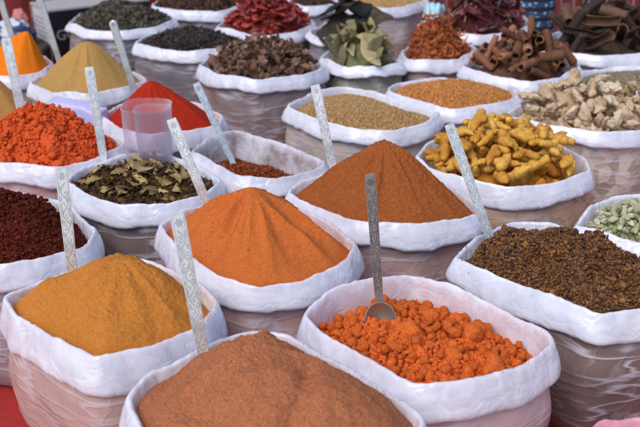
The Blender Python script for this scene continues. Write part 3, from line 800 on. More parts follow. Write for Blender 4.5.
for k, n, c, what in ((1, 130, 'tan', 'pinkish brown grains spilled on the rim of the nearest sack'), (2, 110, 'gold', 'golden grains spilled on the rim of the front left sack'), (3, 150, 'orange', 'orange grains spilled on the rim of the lumpy spice sack'),
                      (4, 120, 'brown', 'dark brown grains spilled on the rim of the masala sack'), (5, 110, 'cone', 'orange grains spilled on the rim around the ridged cone'), (6, 130, 'rust', 'rust brown grains spilled on the rim around the tall cone'),
                      (7, 80, 'maroon', 'maroon grains spilled on the rim at the left edge'), (9, 90, 'coral', 'coral red grains spilled on the rim at the left edge')): spill(k, n, K[c], what)

# ------------------------------------------------------------------ heaps of single pieces
def base_heap(hp, name, label, cat, ca, cb, amp, sink, lumpk=0, smin=.006, smax=.012, na=150, nr=50, cc=None):
    V, Fs = hp.grid(na, nr, amp, sink=sink, seed=hp.key * 2.7, reach=.985)
    m = piece_mat(name.replace('_', ' '), ca, cb, cc, tex=70)
    ex = []
    if lumpk: ex.append(crumbs(hp, lumpk, smin, smax, surf=nearest_surf(V), tmax=.9, tpl=JAG2, stretch=1.5, big=1))
    return heap_obj(name, hp, V, Fs, m, label, cat, 'stuff', ex)

# lumpy orange spice (front)
hp3 = Heap(3, .062, None, -.02, h=.032, shape='mound', power=1.0)
V3, F3 = hp3.grid(320, 110, (('n', 10, .012), ('l', 60, .008), ('n', 50, .004)), seed=4.4)
m3 = powder_mat('orange lumps', K['orange'], 420, .14)
heap_obj('orange_crumbs', hp3, V3, F3, m3, 'fine orange crumbs lying between the lumps in the front sack', 'spice', 'stuff',
         [crumbs(hp3, 9000, .0014, .0055, surf=nearest_surf(V3), tmax=.97, big=2.4), crumbs(hp3, 260, .005, .010, surf=nearest_surf(V3), tmax=.95, tpl=JAG2)])
ml3 = powder_mat('caked orange lump', K['orange'], 9, .14)
for n_ in ml3.node_tree.nodes:
    if n_.type == 'BUMP': n_.inputs['Distance'].default_value *= 4
lv = variants(lump_piece, 14, 'spice_lump', ml3)
hp3b = Heap(3, .056, None, -.02, h=.034, shape='mound', power=1.0)
pile(hp3b, lv, 230, 'spice_lump', 'rounded orange lump of caked spice powder in the front sack', 'spice lump', 'orange lumps in the front sack', layer=.016, tilt=1.5, sink=.95, tmax=.95, cand=3, over=.012, avoid=[(*at(383, 313, H - .02)[:2], .040), (*at(383, 325, H - .02)[:2], .030)],
     sizefn=lambda u: (.027 - .012 * u / .05) if u < .05 else (.0135 - .010 * u if u < .45 else random.uniform(.0055, .009)))

# leaf flakes on the herbs
hp8 = Heap(8, .022, None, 0, h=.034, shape='mound', power=.9)
ml8 = piece_mat('yellow leaf flake', (.15,.085,.028), (.50,.37,.16), (.30,.20,.07), attr=False, rough=.6)
v8 = variants(lambda i: leaf_sheet(random.uniform(.05, .085), random.uniform(.018, .034), random.uniform(-.08, .15), random.uniform(-.3, .6), i * 1.9, .9, nx=12, ny=5), 7, 'leaf_flake', ml8)
pile(hp8, v8, 80, 'leaf_flake', 'torn yellowish leaf flake lying on the dark herb crumbs', 'leaf flake', 'leaf flakes on the herbs', layer=.004, tilt=.3, sink=.2, tmax=.85, cand=2, sizes=(.35, .95), over=.02)

# turmeric roots
hp = Heap(15, .028, (505, 127), .02, shape='mound', power=1.3)
base_heap(hp, 'turmeric_pile', 'lower mass of turmeric roots in the sack', 'turmeric', (.36,.13,.01), (.62,.28,.03), (('l', 30, .02),), .066, 60, .012, .018)
mt = piece_mat('turmeric root', (.44,.18,.022), (.74,.42,.085), (.62,.30,.04), attr=False, rough=.72, bscale=140, bstr=.8, tex=75)
pile(hp, variants(turmeric_piece, 9, 'turmeric_root', mt), 120, 'turmeric_root', 'dried yellow turmeric root in the heaped sack right of centre', 'turmeric root', 'turmeric roots', layer=.05, tilt=.35, sink=.55, tmax=.89, sizes=(.65, 1.15), over=.018, maxfail=1200, cand=8)

# ginger
hp = Heap(18, .022, (585, 89), .02, shape='mound', power=1.6)
base_heap(hp, 'ginger_pile', 'lower mass of dried ginger in the sack', 'ginger', (.38,.25,.14), (.62,.46,.29), (('l', 30, .02),),   .05, 160, .012, .02)
mg = piece_mat('dried ginger', (.50,.34,.20), (.70,.55,.38), (.62,.45,.29), attr=False, rough=.8, bscale=130, bstr=.6, tex=45)
pile(hp, variants(ginger_piece, 9, 'ginger_root', mg), 120, 'ginger_root', 'knobbly pale dried ginger root in the heap at the right', 'ginger root', 'dried ginger roots', layer=.06, tilt=.5, sink=.6, tmax=.90, sizes=(.65, 1.0), over=.02, maxfail=900)

# brown pods
hp = Heap(20, .02, (264, 43), .03, shape='mound', power=.9)
base_heap(hp, 'pod_pile', 'lower mass of brown husky pods in the sack', 'pods', (.05,.022,.014), (.17,.085,.05), (('l', 40, .018),), .03, 120, .010, .015)
mp = piece_mat('husky pod', (.075,.034,.02), (.27,.145,.09), (.155,.075,.044), attr=False, rough=.75, bscale=140, bstr=.7, tex=80)
pile(hp, variants(pod_piece, 12, 'dried_pod', mp), 290, 'dried_pod', 'brown wrinkled husky dried pod in the heaped sack of pods', 'dried pod', 'brown dried pods', layer=.034, tilt=.7, sink=.5, tmax=.93, sizes=(.85, 1.3), over=.018)

mhk = piece_mat('dry husk', (.10,.045,.03), (.34,.20,.15), (.20,.105,.07), attr=False, rough=.7, bscale=120, tex=60)
pile(hp, variants(lambda i: leaf_sheet(random.uniform(.03, .05), random.uniform(.014, .024), random.uniform(.1, .35), random.uniform(.3, 1.0), i * 2.2, .6, nx=9, ny=4), 8, 'dry_husk', mhk), 170, 'dry_husk', 'thin curled brown husk flake lying among the dried pods', 'husk', 'husks among the brown pods', layer=.010, tilt=.8, sink=.1, tmax=.93, cand=2, over=.03)

# bay leaves and large dark leaves
hp = Heap(21, .02, (358, 33), .0, shape='mound', power=1.1)
base_heap(hp, 'bay_leaf_pile', 'lower mass of bay leaves in the sack', 'bay leaves', (.09,.085,.035), (.26,.24,.10), (('l', 24, .03),), .03)
mb = piece_mat('bay leaf', (.075,.055,.024), (.44,.355,.175), (.225,.185,.080), attr=False, rough=.55, bscale=70, bstr=.4, tex=30, spec=.35)
vb = variants(lambda i: leaf_sheet(random.uniform(.11, .17), random.uniform(.045, .07), random.uniform(-.06, .14), random.uniform(-.25, .5), i * 2.7, .12), 9, 'bay_leaf', mb)
pile(hp, vb, 120, 'bay_leaf', 'dry olive green bay leaf in the packed sack of leaves', 'bay leaf', 'olive green bay leaves', layer=.045, tilt=.45, sink=.4, tmax=.88, upright=(.42, (.25, .95)), face=(.6, 1.57, .5), cand=6, over=.03, sizes=(.7, 1.0))
hp = Heap(33, .02, (345, 9), .0, shape='mound', power=1.1)
base_heap(hp, 'dark_leaf_pile', 'lower mass of large dark leaves in the sack', 'dark leaves', (.02,.014,.008), (.07,.045,.028), (('l', 24, .03),), .02)
md = piece_mat('large dark leaf', (.022,.017,.010), (.10,.062,.036), (.045,.032,.02), attr=False, rough=.55, bscale=60, bstr=.4, tex=25, spec=.3)
vd = variants(lambda i: leaf_sheet(random.uniform(.15, .20), random.uniform(.08, .11), random.uniform(-.05, .2), random.uniform(-.2, .5), i * 3.1, .12), 6, 'dark_leaf', md)
pile(hp, vd, 70, 'dark_leaf', 'large dark brown leaf heaped behind the bay leaves', 'dark leaf', 'large dark brown leaves', layer=.03, tilt=.3, sink=.3, tmax=.92, upright=(.15, (.1, .5)), face=(.6, 1.57, .7), cand=6, over=.04)

# chilies, mace
hp = Heap(24, .02, (268, 0), .03, shape='mound', power=.9)
base_heap(hp, 'red_chili_pile', 'lower mass of crumpled red chilies in the sack', 'chilies', (.07,.008,.005), (.28,.025,.015), (('l', 40, .02),), .028)
mc = piece_mat('red chili', (.13,.010,.007), (.46,.05,.025), (.28,.02,.012), attr=False, rough=.35, bscale=110, bstr=.7, tex=60, spec=.5)
vc = variants(lambda i: chili_piece(i, random.uniform(.05, .085), random.uniform(.011, .016), .4)[0], 9, 'red_chili', mc)
pile(hp, vc, 220, 'red_chili', 'crumpled bright red dried chili in the heap at the top', 'chili', 'bright red dried chilies', layer=.04, tilt=.5, sink=.5, tmax=.95, over=.02)
hp = Heap(26, .02, (482, -8), .04, shape='mound', power=.95)
base_heap(hp, 'dark_chili_pile', 'lower mass of dark red chilies in the sack', 'chilies', (.02,.005,.005), (.12,.015,.012), (('l', 40, .02),), .03)
mdc = piece_mat('dark red chili', (.035,.007,.007), (.26,.03,.02), (.095,.012,.010), attr=False, rough=.3, bscale=90, bstr=.7, tex=50, spec=.55)
vdc = variants(lambda i: chili_piece(i, random.uniform(.09, .14), random.uniform(.011, .016), .35)[0], 9, 'dark_chili', mdc)
pile(hp, vdc, 170, 'dark_chili', 'long glossy dark red dried chili under the round woven bag', 'chili', 'dark red dried chilies', layer=.04, tilt=.5, sink=.5, tmax=.95, over=.03)
mst = piece_mat('chili stalk', (.30,.17,.06), (.50,.33,.15), attr=False, rough=.7)
def stalk(i):
    b = MB(); p = bent(random.uniform(.05, .09), random.uniform(-.6, .6), 9, random.uniform(-.4, .4)); V, Fs = tube(p, np.full(9, .0022), 6); b.add(V, Fs); return b
pile(hp, variants(stalk, 5, 'chili_stalk', mst), 46, 'chili_stalk', 'thin straw coloured stalk lying among the dark red chilies', 'chili stalk', 'stalks among the dark chilies', layer=.006, tilt=.6, sink=.2, tmax=.88, cand=2)
hp = Heap(25, .02, (430, 16), .02, shape='mound', power=1.0)
base_heap(hp, 'mace_pile', 'lower mass of orange mace in the sack', 'mace', (.16,.03,.009), (.46,.12,.03), (('l', 45, .02),), .036, 700, .004, .008)
mm = piece_mat('mace blade', (.26,.045,.012), (.66,.22,.06), (.45,.105,.028), attr=False, rough=.5, bscale=140, bstr=.5, tex=70, spec=.4)
pile(hp, variants(mace_piece, 10, 'mace_blade', mm), 290, 'mace_blade', 'curled orange mace blade in the tall mound at the top right', 'mace blade', 'orange mace blades', layer=.038, tilt=.7, sink=.8, tmax=.98, sizes=(1.0, 1.4), over=.012)

# cinnamon and bark
hp = Heap(27, .02, (524, 39), .03, shape='mound', power=1.2)
base_heap(hp, 'cinnamon_pile', 'lower mass of cinnamon quills in the sack', 'cinnamon', (.07,.028,.014), (.22,.09,.045), (('l', 30, .03),), .06)
mq = piece_mat('cinnamon quill', (.10,.04,.02), (.40,.18,.09), (.22,.09,.043), attr=False, rough=.7, bscale=90, bstr=.6, tex=45)
vq = variants(lambda i: roll_piece(random.uniform(.085, .14), random.uniform(.013, .020), random.uniform(.95, 1.35), .0025, i * 1.7), 10, 'cinnamon_quill', mq)
pile(hp, vq, 170, 'cinnamon_quill', 'rolled brown cinnamon quill with hollow ends in the heaped sack', 'cinnamon quill', 'cinnamon quills', layer=.06, tilt=.3, sink=.35, tmax=.86, face=(.65, 1.35, .6), upright=(.15, (.6, 1.3)), sizes=(.9, 1.15), over=.03)
hp = Heap(28, .02, (602, 12), .03, shape='mound', power=1.0)
base_heap(hp, 'bark_pile', 'lower mass of dark bark in the sack', 'bark', (.03,.017,.012), (.10,.055,.035), (('l', 26, .03),), .045)
mk = piece_mat('bark slab', (.030,.018,.013), (.16,.08,.045), (.07,.038,.026), attr=False, rough=.75, bscale=80, bstr=.7, tex=40)
vk = variants(lambda i: roll_piece(random.uniform(.10, .17), random.uniform(.016, .026), random.uniform(.4, .75), .004, i * 2.1, .1), 9, 'bark_slab', mk)
pile(hp, vk, 170, 'bark_slab', 'dark curved slab of bark heaped before the striped textile', 'bark slab', 'dark bark slabs', layer=.06, tilt=.4, sink=.35, tmax=.94, upright=(.4, (.4, 1.2)), over=.05)

# cardamom
hp = Heap(19, .038, None, .0, h=.05, shape='mound', power=1.2)
base_heap(hp, 'cardamom_pile', 'lower mass of green cardamom pods in the sack', 'cardamom', (.22,.23,.09), (.44,.45,.21), (('l', 60, .012),), .020, 200, .006, .008)
mca = piece_mat('cardamom pod', (.30,.29,.14), (.58,.54,.36), (.44,.42,.24), attr=False, rough=.6, bscale=120, bstr=.3, tex=60)
pile(hp, variants(cardamom_piece, 7, 'cardamom_pod', mca), 280, 'cardamom_pod', 'pale green ridged cardamom pod in the sack at the right edge', 'cardamom pod', 'green cardamom pods', layer=.024, tilt=.5, sink=.45, tmax=.97, sizes=(.85, 1.1), over=.014)

# ------------------------------------------------------------------ spoons
def steel(name, c, rough, dust=None):
    m, nt, b = mat(name); co = coords(nt)
    n = tex_noise(nt, co, 22, 5, .65)
    L(nt, ramp(nt, n, [(.32, sc3(c, .62)), (.52, c), (.7, sc3(c, 1.06))]), b.inputs['Base Color'])
    b.inputs['Metallic'].default_value = .6
    L(nt, ramp(nt, tex_noise(nt, co, 25, 4, .6), [(.3, rough * .8), (.7, rough * 1.35)]), b.inputs['Roughness'])
    if dust:
        L(nt, mixc(nt, ramp(nt, tex_noise(nt, co, 95, 5, .7), [(.46, 0), (.60, .85)]), c, dust), b.inputs['Base Color'])
    bump(nt, b, tex_noise(nt, co, 300, 2), .08, .001)
    return m
BRIGHT = steel('bright stainless steel', (.93,.94,.93), .42); GRAV = plain('engraved line', (.43,.435,.44), .5, metal=.4)
DULL = steel('dull steel', (.42,.41,.40), .45); GRAV2 = plain('worn engraved line', (.12,.115,.11), .6, metal=.3)
ROD = steel('grey steel', (.55,.53,.50), .35); BOWLM = steel('bowl dusted with orange spice', (.20,.175,.15), .5, (.40,.12,.03))
def ribbon(b, P, w, y, mi=1):
    P = np.asarray(P, float); t = np.gradient(P, axis=0); t /= np.linalg.norm(t, axis=1)[:, None] + 1e-9
    nn = np.c_[-t[:, 1], t[:, 0]] * w / 2; V = []
    for p, q in zip(P, nn): V += [(p[0] + q[0], y, p[1] + q[1]), (p[0] - q[0], y, p[1] - q[1])]
    b.add(V, [(2 * i, 2 * i + 1, 2 * i + 3, 2 * i + 2) for i in range(len(P) - 1)], .5, mi)
def engrave(b, L_, w, y):
    z = np.linspace(.012, L_ - .03, 110); per = random.uniform(.040, .050); A = w * .24
    ribbon(b, np.c_[A * np.sin(z * 2 * math.pi / per), z], .0015, y)
    k = 0; zc = .02 + per / 4
    while zc < L_ - .04:
        s = 1 if math.sin(zc * 2 * math.pi / per) > 0 else -1
        th = np.linspace(0, 5.6, 26); r = .0012 + .0040 * th / 5.6
        ribbon(b, np.c_[-s * A * .55 + s * r * np.cos(th + k), zc + r * 1.5 * np.sin(th + k)], .0013, y)
        for d in (-.011, .012):
            th = np.linspace(0, 6.283, 16); ribbon(b, np.c_[s * A * 1.25 + .0017 * np.cos(th) + .0, zc + d + .0042 * np.sin(th)], .0012, y)
        zc += per / 2; k += 1
    th = np.linspace(0, 6.283, 60); ribbon(b, np.c_[(.0045 + .0018 * np.cos(6 * th)) * np.cos(th), L_ - .017 + (.0055 + .002 * np.cos(6 * th)) * np.sin(th)], .0013, y)
    th = np.linspace(0, 6.283, 14); ribbon(b, np.c_[.0015 * np.cos(th), L_ - .017 + .0015 * np.sin(th)], .0012, y)
    for s in (-1, 1): ribbon(b, np.c_[np.full(20, s * w * .405), np.linspace(.01, L_ - .008, 20)], .0008, y)
def spoon(label, basep, topp, w=.027, style='flat', m=BRIGHT, g=GRAV, yaw=0.0, bowl=True, bowl_out=False, bowlm=None, taper=.82):
    B, T = Vector(basep), Vector(topp); ax = (T - B); L_ = ax.length; ax.normalize()
    view = (Vector((0, 0, CZ)) - (B + T) / 2).normalized()
    xw = ax.cross(view); xw.normalize(); yv = ax.cross(xw) ; 
    R = Matrix((xw, yv, ax)).transposed() @ Matrix.Rotation(yaw, 3, 'Z')
    root = empty('serving_spoon', B); root.rotation_euler = R.to_euler(); tag(root, label, 'spoon', 'steel spoons standing in the spices')
    b = MB(); th = .0026; front = -1
    if style == 'flat':
        nzs = 40; V = []; cs = 8
        for i in range(nzs):
            u = i / (nzs - 1); z = -.03 + (L_ + .03) * u; ww = w * (taper + (1 - taper) * u)
            if u > .97: ww *= .93 - .05 * (u > .99)
            if u < .2: ww *= .75 + .25 * u / .2
            by = .004 * math.sin(u * 2.6)
            for (fx, fy) in ((-.5, .1), (-.47, -.42), (-.44, -.5), (.44, -.5), (.47, -.42), (.5, .1), (.46, .5), (-.46, .5)): V.append((fx * ww, fy * th + by * 0, z))
        Fs = [(i * cs + k, i * cs + (k + 1) % cs, (i + 1) * cs + (k + 1) % cs, (i + 1) * cs + k) for i in range(nzs - 1) for k in range(cs)]
        Fs.append(tuple(range(cs))[::-1]); Fs.append(tuple((nzs - 1) * cs + k for k in range(cs)))
        b.add(V, Fs, .5, 0); engrave(b, L_, w * .9, -th / 2 - .00025)
        me = b.mesh('handle', [m, g], smooth=False)
    else:
        nzs = 40; cs = 16; V = []
        for i in range(nzs):
            u = i / (nzs - 1); z = -.03 + (L_ + .03) * u; ww = w * (.75 + .25 * u); e = 1.0
            if z > L_ - w * .5: e = math.sqrt(max(0.02, 1 - ((z - (L_ - w * .5)) / (w * .5)) ** 2))
            for k in range(cs):
                a = 2 * math.pi * k / cs; c_, s_ = math.cos(a), math.sin(a)
                V.append((ww * .5 * c_ * e, .0055 * s_ * e + (.003 * (1 - min(1, abs(c_) * 1.6)) if s_ < 0 else 0), z))
        Fs = [(i * cs + k, i * cs + (k + 1) % cs, (i + 1) * cs + (k + 1) % cs, (i + 1) * cs + k) for i in range(nzs - 1) for k in range(cs)]
        Fs.append(tuple(range(cs))[::-1]); Fs.append(tuple((nzs - 1) * cs + k for k in range(cs)))
        b.add(V, Fs, .5, 0)
        tv, tf = tube([(.0045 * math.cos(t), -.0058, L_ - .014 + .0045 * math.sin(t)) for t in np.linspace(0, 6.283, 16)], np.full(16, .0012), 6, cap=False); b.add(tv, tf, .5, 1)
        me = b.mesh('handle', [m, g])
    link('handle', me, root)
    # bowl: an oval dish with a real thickness
    V = []; nr, na = 10, 32; bl, bw, bd = (.040, .032, .016) if bowl_out else (.034, .026, .012)
    for side in (0, 1):
        for i in range(nr + 1):
            t = i / nr
            for k in range(na):
                a = 2 * math.pi * k / na; x = bw * t * math.sin(a); z = -bl * .95 - .012 + bl * t * math.cos(a) * (1 if math.cos(a) < 0 else .95)
                V.append((x, bd * (1 - t * t) + side * .0016 - .001, z))
    o = (nr + 1) * na; Fs = []
    for i in range(nr):
        for k in range(na):
            k2 = (k + 1) % na; Fs.append((i * na + k, i * na + k2, (i + 1) * na + k2, (i + 1) * na + k)); Fs.append((o + i * na + k, o + (i + 1) * na + k, o + (i + 1) * na + k2, o + i * na + k2))
    for k in range(na): k2 = (k + 1) % na; Fs.append((nr * na + k, nr * na + k2, o + nr * na + k2, o + nr * na + k))
    bo = link('bowl', mesh('bowl', V, Fs, bowlm or m), root)
    if bowl_out: bo.rotation_euler = (math.radians(-38), 0, 0); bo.location = (0, 0, .004)
    return root
def stand(px, py, tx, ty, z=None, lean=.05, **kw):
    z = H if z is None else z
    b = at(px, py, z); t = on_depth(tx, ty, b[1] + lean); return (b, t)
def sp(label, base, top, z=None, lean=.03, **kw):
    b, t = stand(*base, *top, z=z, lean=lean); return spoon(label, b, t, **kw)
sp('bright engraved steel spoon handle standing in the nearest pinkish brown powder', (205, 362), (177, 213), z=H - .005, w=.0265)
sp('bright engraved steel spoon handle at the back rim of the golden orange curry powder', (73, 277), (61, 168), z=H - .005, w=.026)
sp('dull grey engraved spoon with its dusty bowl showing among the orange lumps', (379, 297), (370, 174), z=H + .007, w=.021, m=DULL, g=GRAV2, bowl_out=True, bowlm=BOWLM, lean=-.02)
sp('engraved steel spoon handle leaning in the coarse dark brown masala', (492, 243), (449, 124), z=H - .004, w=.0245, yaw=.3)
sp('engraved steel spoon handle leaning behind the bright orange ridged cone', (211, 213), (171, 119), z=H - .01, w=.026)
sp('engraved steel spoon handle behind the rust brown cone, before the coriander seeds', (334, 172), (315, 85), z=H - .015, w=.027)
sp('narrow engraved steel spoon handle standing in dark herbs and crossing the coral red heap', (104, 161), (89, 67), z=H - .015, w=.026)
sp('steel spoon handle leaning in the half empty sack of chili flakes', (233, 163), (196, 83), z=H - .05, w=.024, yaw=.5)
sp('pale engraved spoon handle in the camel brown powder at the left edge', (22, 115), (6, 38), z=H + .005, w=.031)
sp('grey round ended spoon handle leaning over the pale tan cone, before the red sack', (134, 90), (112, 20), z=H + .0, w=.028, style='round', m=ROD, g=DULL)
sp('grey spoon handle rising between the orange and tan cones past the carton', (62, 70), (38, -6), z=H, w=.026, style='round', m=ROD, g=DULL)
sp('grey brown spoon handle at the top left corner in the saffron orange cone', (18, 56), (-1, -4), z=H, w=.026, style='round', m=ROD, g=DULL)

# ------------------------------------------------------------------ clear cup, lavender packet, cyan bag
m, nt, b = mat('clear cloudy plastic')
tr = nt.nodes.new('ShaderNodeBsdfTransparent'); mx = nt.nodes.new('ShaderNodeMixShader'); lw = nt.nodes.new('ShaderNodeLayerWeight'); lw.inputs['Blend'].default_value = .35
L(nt, ramp(nt, lw.outputs['Facing'], [(0, .045), (1, .44)]), mx.inputs[0]); L(nt, tr.outputs[0], mx.inputs[1]); L(nt, b.outputs[0], mx.inputs[2])
tr.inputs[0].default_value = (.96, .93, .96, 1)
L(nt, mx.outputs[0], nt.nodes['Material Output'].inputs[0]); b.inputs['Base Color'].default_value = (.80, .77, .82, 1); b.inputs['Roughness'].default_value = .25
CUPM = m
def cup_mesh(r0, r1, h, th, sq):
    V = []; n = 56; lev = [(0, 0.02), (0, r0 - .006), (.003, r0 - .001), (.008, r0), (h * .3, r0 + (r1 - r0) * .3), (h * .6, r0 + (r1 - r0) * .6), (h - .006, r1), (h - .003, r1 + .0015), (h, r1 + .001), (h, r1 - th), (h * .5, (r0 + r1) / 2 - th), (.008, r0 - th), (.004, .02)]
    for z, r in lev:
        for k in range(n):
            a = 2 * math.pi * k / n; c_, s_ = math.cos(a), math.sin(a); q = (abs(c_) ** sq + abs(s_) ** sq) ** (-1 / sq); V.append((r * q * c_, r * q * s_, z))
    Fs = [(i * n + k, i * n + (k + 1) % n, (i + 1) * n + (k + 1) % n, (i + 1) * n + k) for i in range(len(lev) - 1) for k in range(n)]
    return V, Fs
cp = at(150, 158, H - .012)
root = empty('plastic_cup', cp); tag(root, 'clear cloudy plastic cup standing in front of the scarlet chili powder', 'cup')
V, Fs = cup_mesh(.064, .067, .155, .0016, 3.2); o = link('cup_side', mesh('cup_side', V, Fs, CUPM), root)
V, Fs = cup_mesh(.044, .050, .140, .0016, 3.2); o = link('inner_sleeve', mesh('inner_sleeve', V, Fs, CUPM), root); o.location = (.016, -.004, .006)

def rounded_box(name, sx, sy, sz, m, bev=.01, noise_amp=.004, seed=0, sub=10):
    bm = bmesh.new(); bmesh.ops.create_cube(bm, size=1)
    bmesh.ops.scale(bm, vec=(sx, sy, sz), verts=bm.verts)
    bmesh.ops.bevel(bm, geom=bm.edges[:] + bm.verts[:], offset=bev, segments=4, affect='EDGES', profile=.6)
    bmesh.ops.subdivide_edges(bm, edges=[e for e in bm.edges if e.calc_length() > max(sx, sz) * .4], cuts=sub, use_grid_fill=True)
    for v in bm.verts:
        p = v.co; d = mn.noise(Vector((p.x * 14 + seed, p.y * 14, p.z * 14))) + .5 * mn.noise(Vector((p.x * 40 + seed, p.y * 40, p.z * 40)))
        v.co = p + p.normalized() * d * noise_amp
    me = bpy.data.meshes.new(name); bm.to_mesh(me); bm.free(); me.materials.append(m)
    me.polygons.foreach_set('use_smooth', [True] * len(me.polygons)); return me
LAV = plain('lavender plastic', (.56,.50,.80), .4, bs=40, bd=.006, var=.06)
pa, pb = at(50, 110, H), at(104, 118, H); mid = (pa + pb) / 2
o = link('plastic_packet', rounded_box('plastic_packet', np.linalg.norm(pb - pa), .055, .36, LAV, .014, .013, 3), None, (mid[0], mid[1] + .01, .18))
o.rotation_euler = (0, 0, math.atan2(pb[1] - pa[1], pb[0] - pa[0])); tag(o, 'pale lavender plastic packet standing behind the coral red heap', 'packet')
def crumple(name, r, seed, m, sq):
    V, Fs = ICO3
    bm = bmesh.new(); bmesh.ops.create_icosphere(bm, subdivisions=4, radius=1)
    for v in bm.verts:
        p = v.co.copy(); d = 1 + .30 * mn.noise(p * 1.6 + Vector((seed, 0, 0))) + .16 * (1 - 2 * abs(mn.noise(p * 3.4 + Vector((0, seed, 0))))) + .05 * mn.noise(p * 9)
        v.co = Vector((p.x * sq[0], p.y * sq[1], p.z * sq[2])) * d * r
    me = bpy.data.meshes.new(name); bm.to_mesh(me); bm.free(); me.materials.append(m); me.polygons.foreach_set('use_smooth', [True] * len(me.polygons)); return me
q = on_depth(434, 12, 4.62); o = link('plastic_bag', crumple('plastic_bag', .06, 2.2, plain('pale cyan plastic', (.40,.66,.70), .35, bs=40), (1, .9, 3.2)), None, (q[0], q[1], .19)); tag(o, 'crumpled pale cyan plastic bag between the sandy grains and the dark red chilies', 'plastic bag')

# ------------------------------------------------------------------ background: carton, cloths, textile
BLK = plain('black printed card', (.012,.012,.016), .35, ns=5, var=.4); WHT = plain('white printed card', (.55,.52,.55), .6); BRN = plain('brown card edge', (.30,.19,.12), .8); GRY = plain('grey card rim', (.42,.40,.39), .7)
cor = on_depth(48, 10, 4.75); Hc = cor[2]; yaw = math.radians(34); Wc, Dc = .52, .24
root = empty('carton', (cor[0], cor[1], 0)); root.rotation_euler = (0, 0, yaw); tag(root, 'black printed carton with a white side standing at the back left', 'carton')
def box(name, lo, hi, m, parent, bev=.002):
    bm = bmesh.new(); bmesh.ops.create_cube(bm, size=1)
    for v in bm.verts: v.co = Vector([(l + h) / 2 + c * (h - l) for l, h, c in zip(lo, hi, v.co)])
    bmesh.ops.bevel(bm, geom=bm.edges[:], offset=bev, segments=2, affect='EDGES')
    me = bpy.data.meshes.new(name); bm.to_mesh(me); bm.free(); me.materials.append(m); return link(name, me, parent)
box('box_body', (.002, .002, 0), (Wc, Dc, Hc - .012), BLK, root); box('white_side', (-.004, .004, .003), (.0015, Dc - .02, Hc - .014), WHT, root); box('lid_rim', (-.006, -.004, Hc - .011), (Wc + .004, Dc + .004, Hc), GRY, root)
box('card_edge', (-.006, Dc - .019, 0), (.0015, Dc + .005, Hc - .0125), BRN, root)
INK = plain('grey ink', (.20,.19,.24), .7); PALE = plain('pale print', (.30,.28,.25), .6)
b = MB()
for r_ in range(11):
    z = Hc - .06 - r_ * .021; y0 = .035
    while y0 < Dc - .06:
        l_ = random.uniform(.015, .04); b.add([(-.0046, y0, z), (-.0046, y0 + l_, z), (-.0046, y0 + l_, z + .006), (-.0046, y0, z + .006)], [(0, 3, 2, 1)]); y0 += l_ + .008
link('printed_lines', b.mesh('printed_lines', INK), root)
cu = bpy.data.curves.new('lettering', 'FONT'); cu.body = 'GO'; cu.size = .07; cu.extrude = .0006
to = bpy.data.objects.new('lettering', cu); C.objects.link(to); bpy.context.view_layer.update()
me = bpy.data.meshes.new_from_object(to.evaluated_get(bpy.context.evaluated_depsgraph_get())); bpy.data.objects.remove(to); me.materials.clear(); me.materials.append(PALE)
o = link('lettering', me, root, (.028, .0012, Hc - .15)); o.rotation_euler = (math.pi / 2, 0, 0)

def drape(name, x0, x1, Y, z0, z1, m, fold=.04, freq=9, seed=0, rx=.0):
    nx, nzc = 120, 30; V = []
    for side in (0, 1):
        for i in range(nx + 1):
            for j in range(nzc + 1):
                x = x0 + (x1 - x0) * i / nx; z = z0 + (z1 - z0) * j / nzc; a = 1 - .6 * j / nzc
                y = Y + rx * (x - x0) + fold * a * mn.noise(Vector((x * freq + seed, z * 1.3, seed))) + .3 * fold * mn.noise(Vector((x * freq * 3, z * 3, seed))) + side * .004
                V.append((x, y, z))
    k = nzc + 1; o = (nx + 1) * k; Fs = []
    for i in range(nx):
        for j in range(nzc):
            a = i * k + j; Fs.append((a, a + k, a + k + 1, a + 1)); Fs.append((o + a, o + a + 1, o + a + k + 1, o + a + k))
    for i in range(nx):
        a = i * k; Fs.append((a, o + a, o + a + k, a + k)); a = i * k + nzc; Fs.append((a, a + k, o + a + k, o + a))
    for j in range(nzc):
        Fs.append((j, j + 1, o + j + 1, o + j)); a = nx * k + j; Fs.append((a, o + a, o + a + 1, a + 1))
    return link(name, mesh(name, V, Fs, m, uv=[(v[0], v[2]) for v in V]))
m, nt, b = mat('striped woven textile'); uv = coords(nt, 'UV'); spx = nt.nodes.new('ShaderNodeSeparateXYZ'); L(nt, uv, spx.inputs[0])
ml = nt.nodes.new('ShaderNodeMath'); ml.operation = 'MULTIPLY'; ml.inputs[1].default_value = 4.4; L(nt, spx.outputs[0], ml.inputs[0])
fr = nt.nodes.new('ShaderNodeMath'); fr.operation = 'FRACT'; L(nt, ml.outputs[0], fr.inputs[0])
rp = nt.nodes.new('ShaderNodeValToRGB'); rp.color_ramp.interpolation = 'CONSTANT'; el = rp.color_ramp.elements
stripes = [(0, (.20,.02,.02)), (.10, (.03,.02,.03)), (.14, (.26,.10,.06)), (.2, (.22,.025,.03)), (.33, (.40,.25,.2)), (.36, (.17,.02,.03)), (.48, (.04,.025,.06)), (.54, (.28,.05,.06)), (.66, (.35,.2,.2)), (.69, (.12,.015,.02)), (.78, (.05,.06,.16)), (.83, (.25,.03,.03)), (.93, (.30,.16,.12))]
while len(el) < len(stripes): el.new(.5)
for i, (p, c) in enumerate(stripes): el[i].position = p; el[i].color = col4(c)
L(nt, fr.outputs[0], rp.inputs[0]); L(nt, mixc(nt, tex_noise(nt, mapping(nt, uv, (300, 300, 1)), 1, 2), sc3((1, 1, 1), .55), (1, 1, 1)), b.inputs['Base Color'])
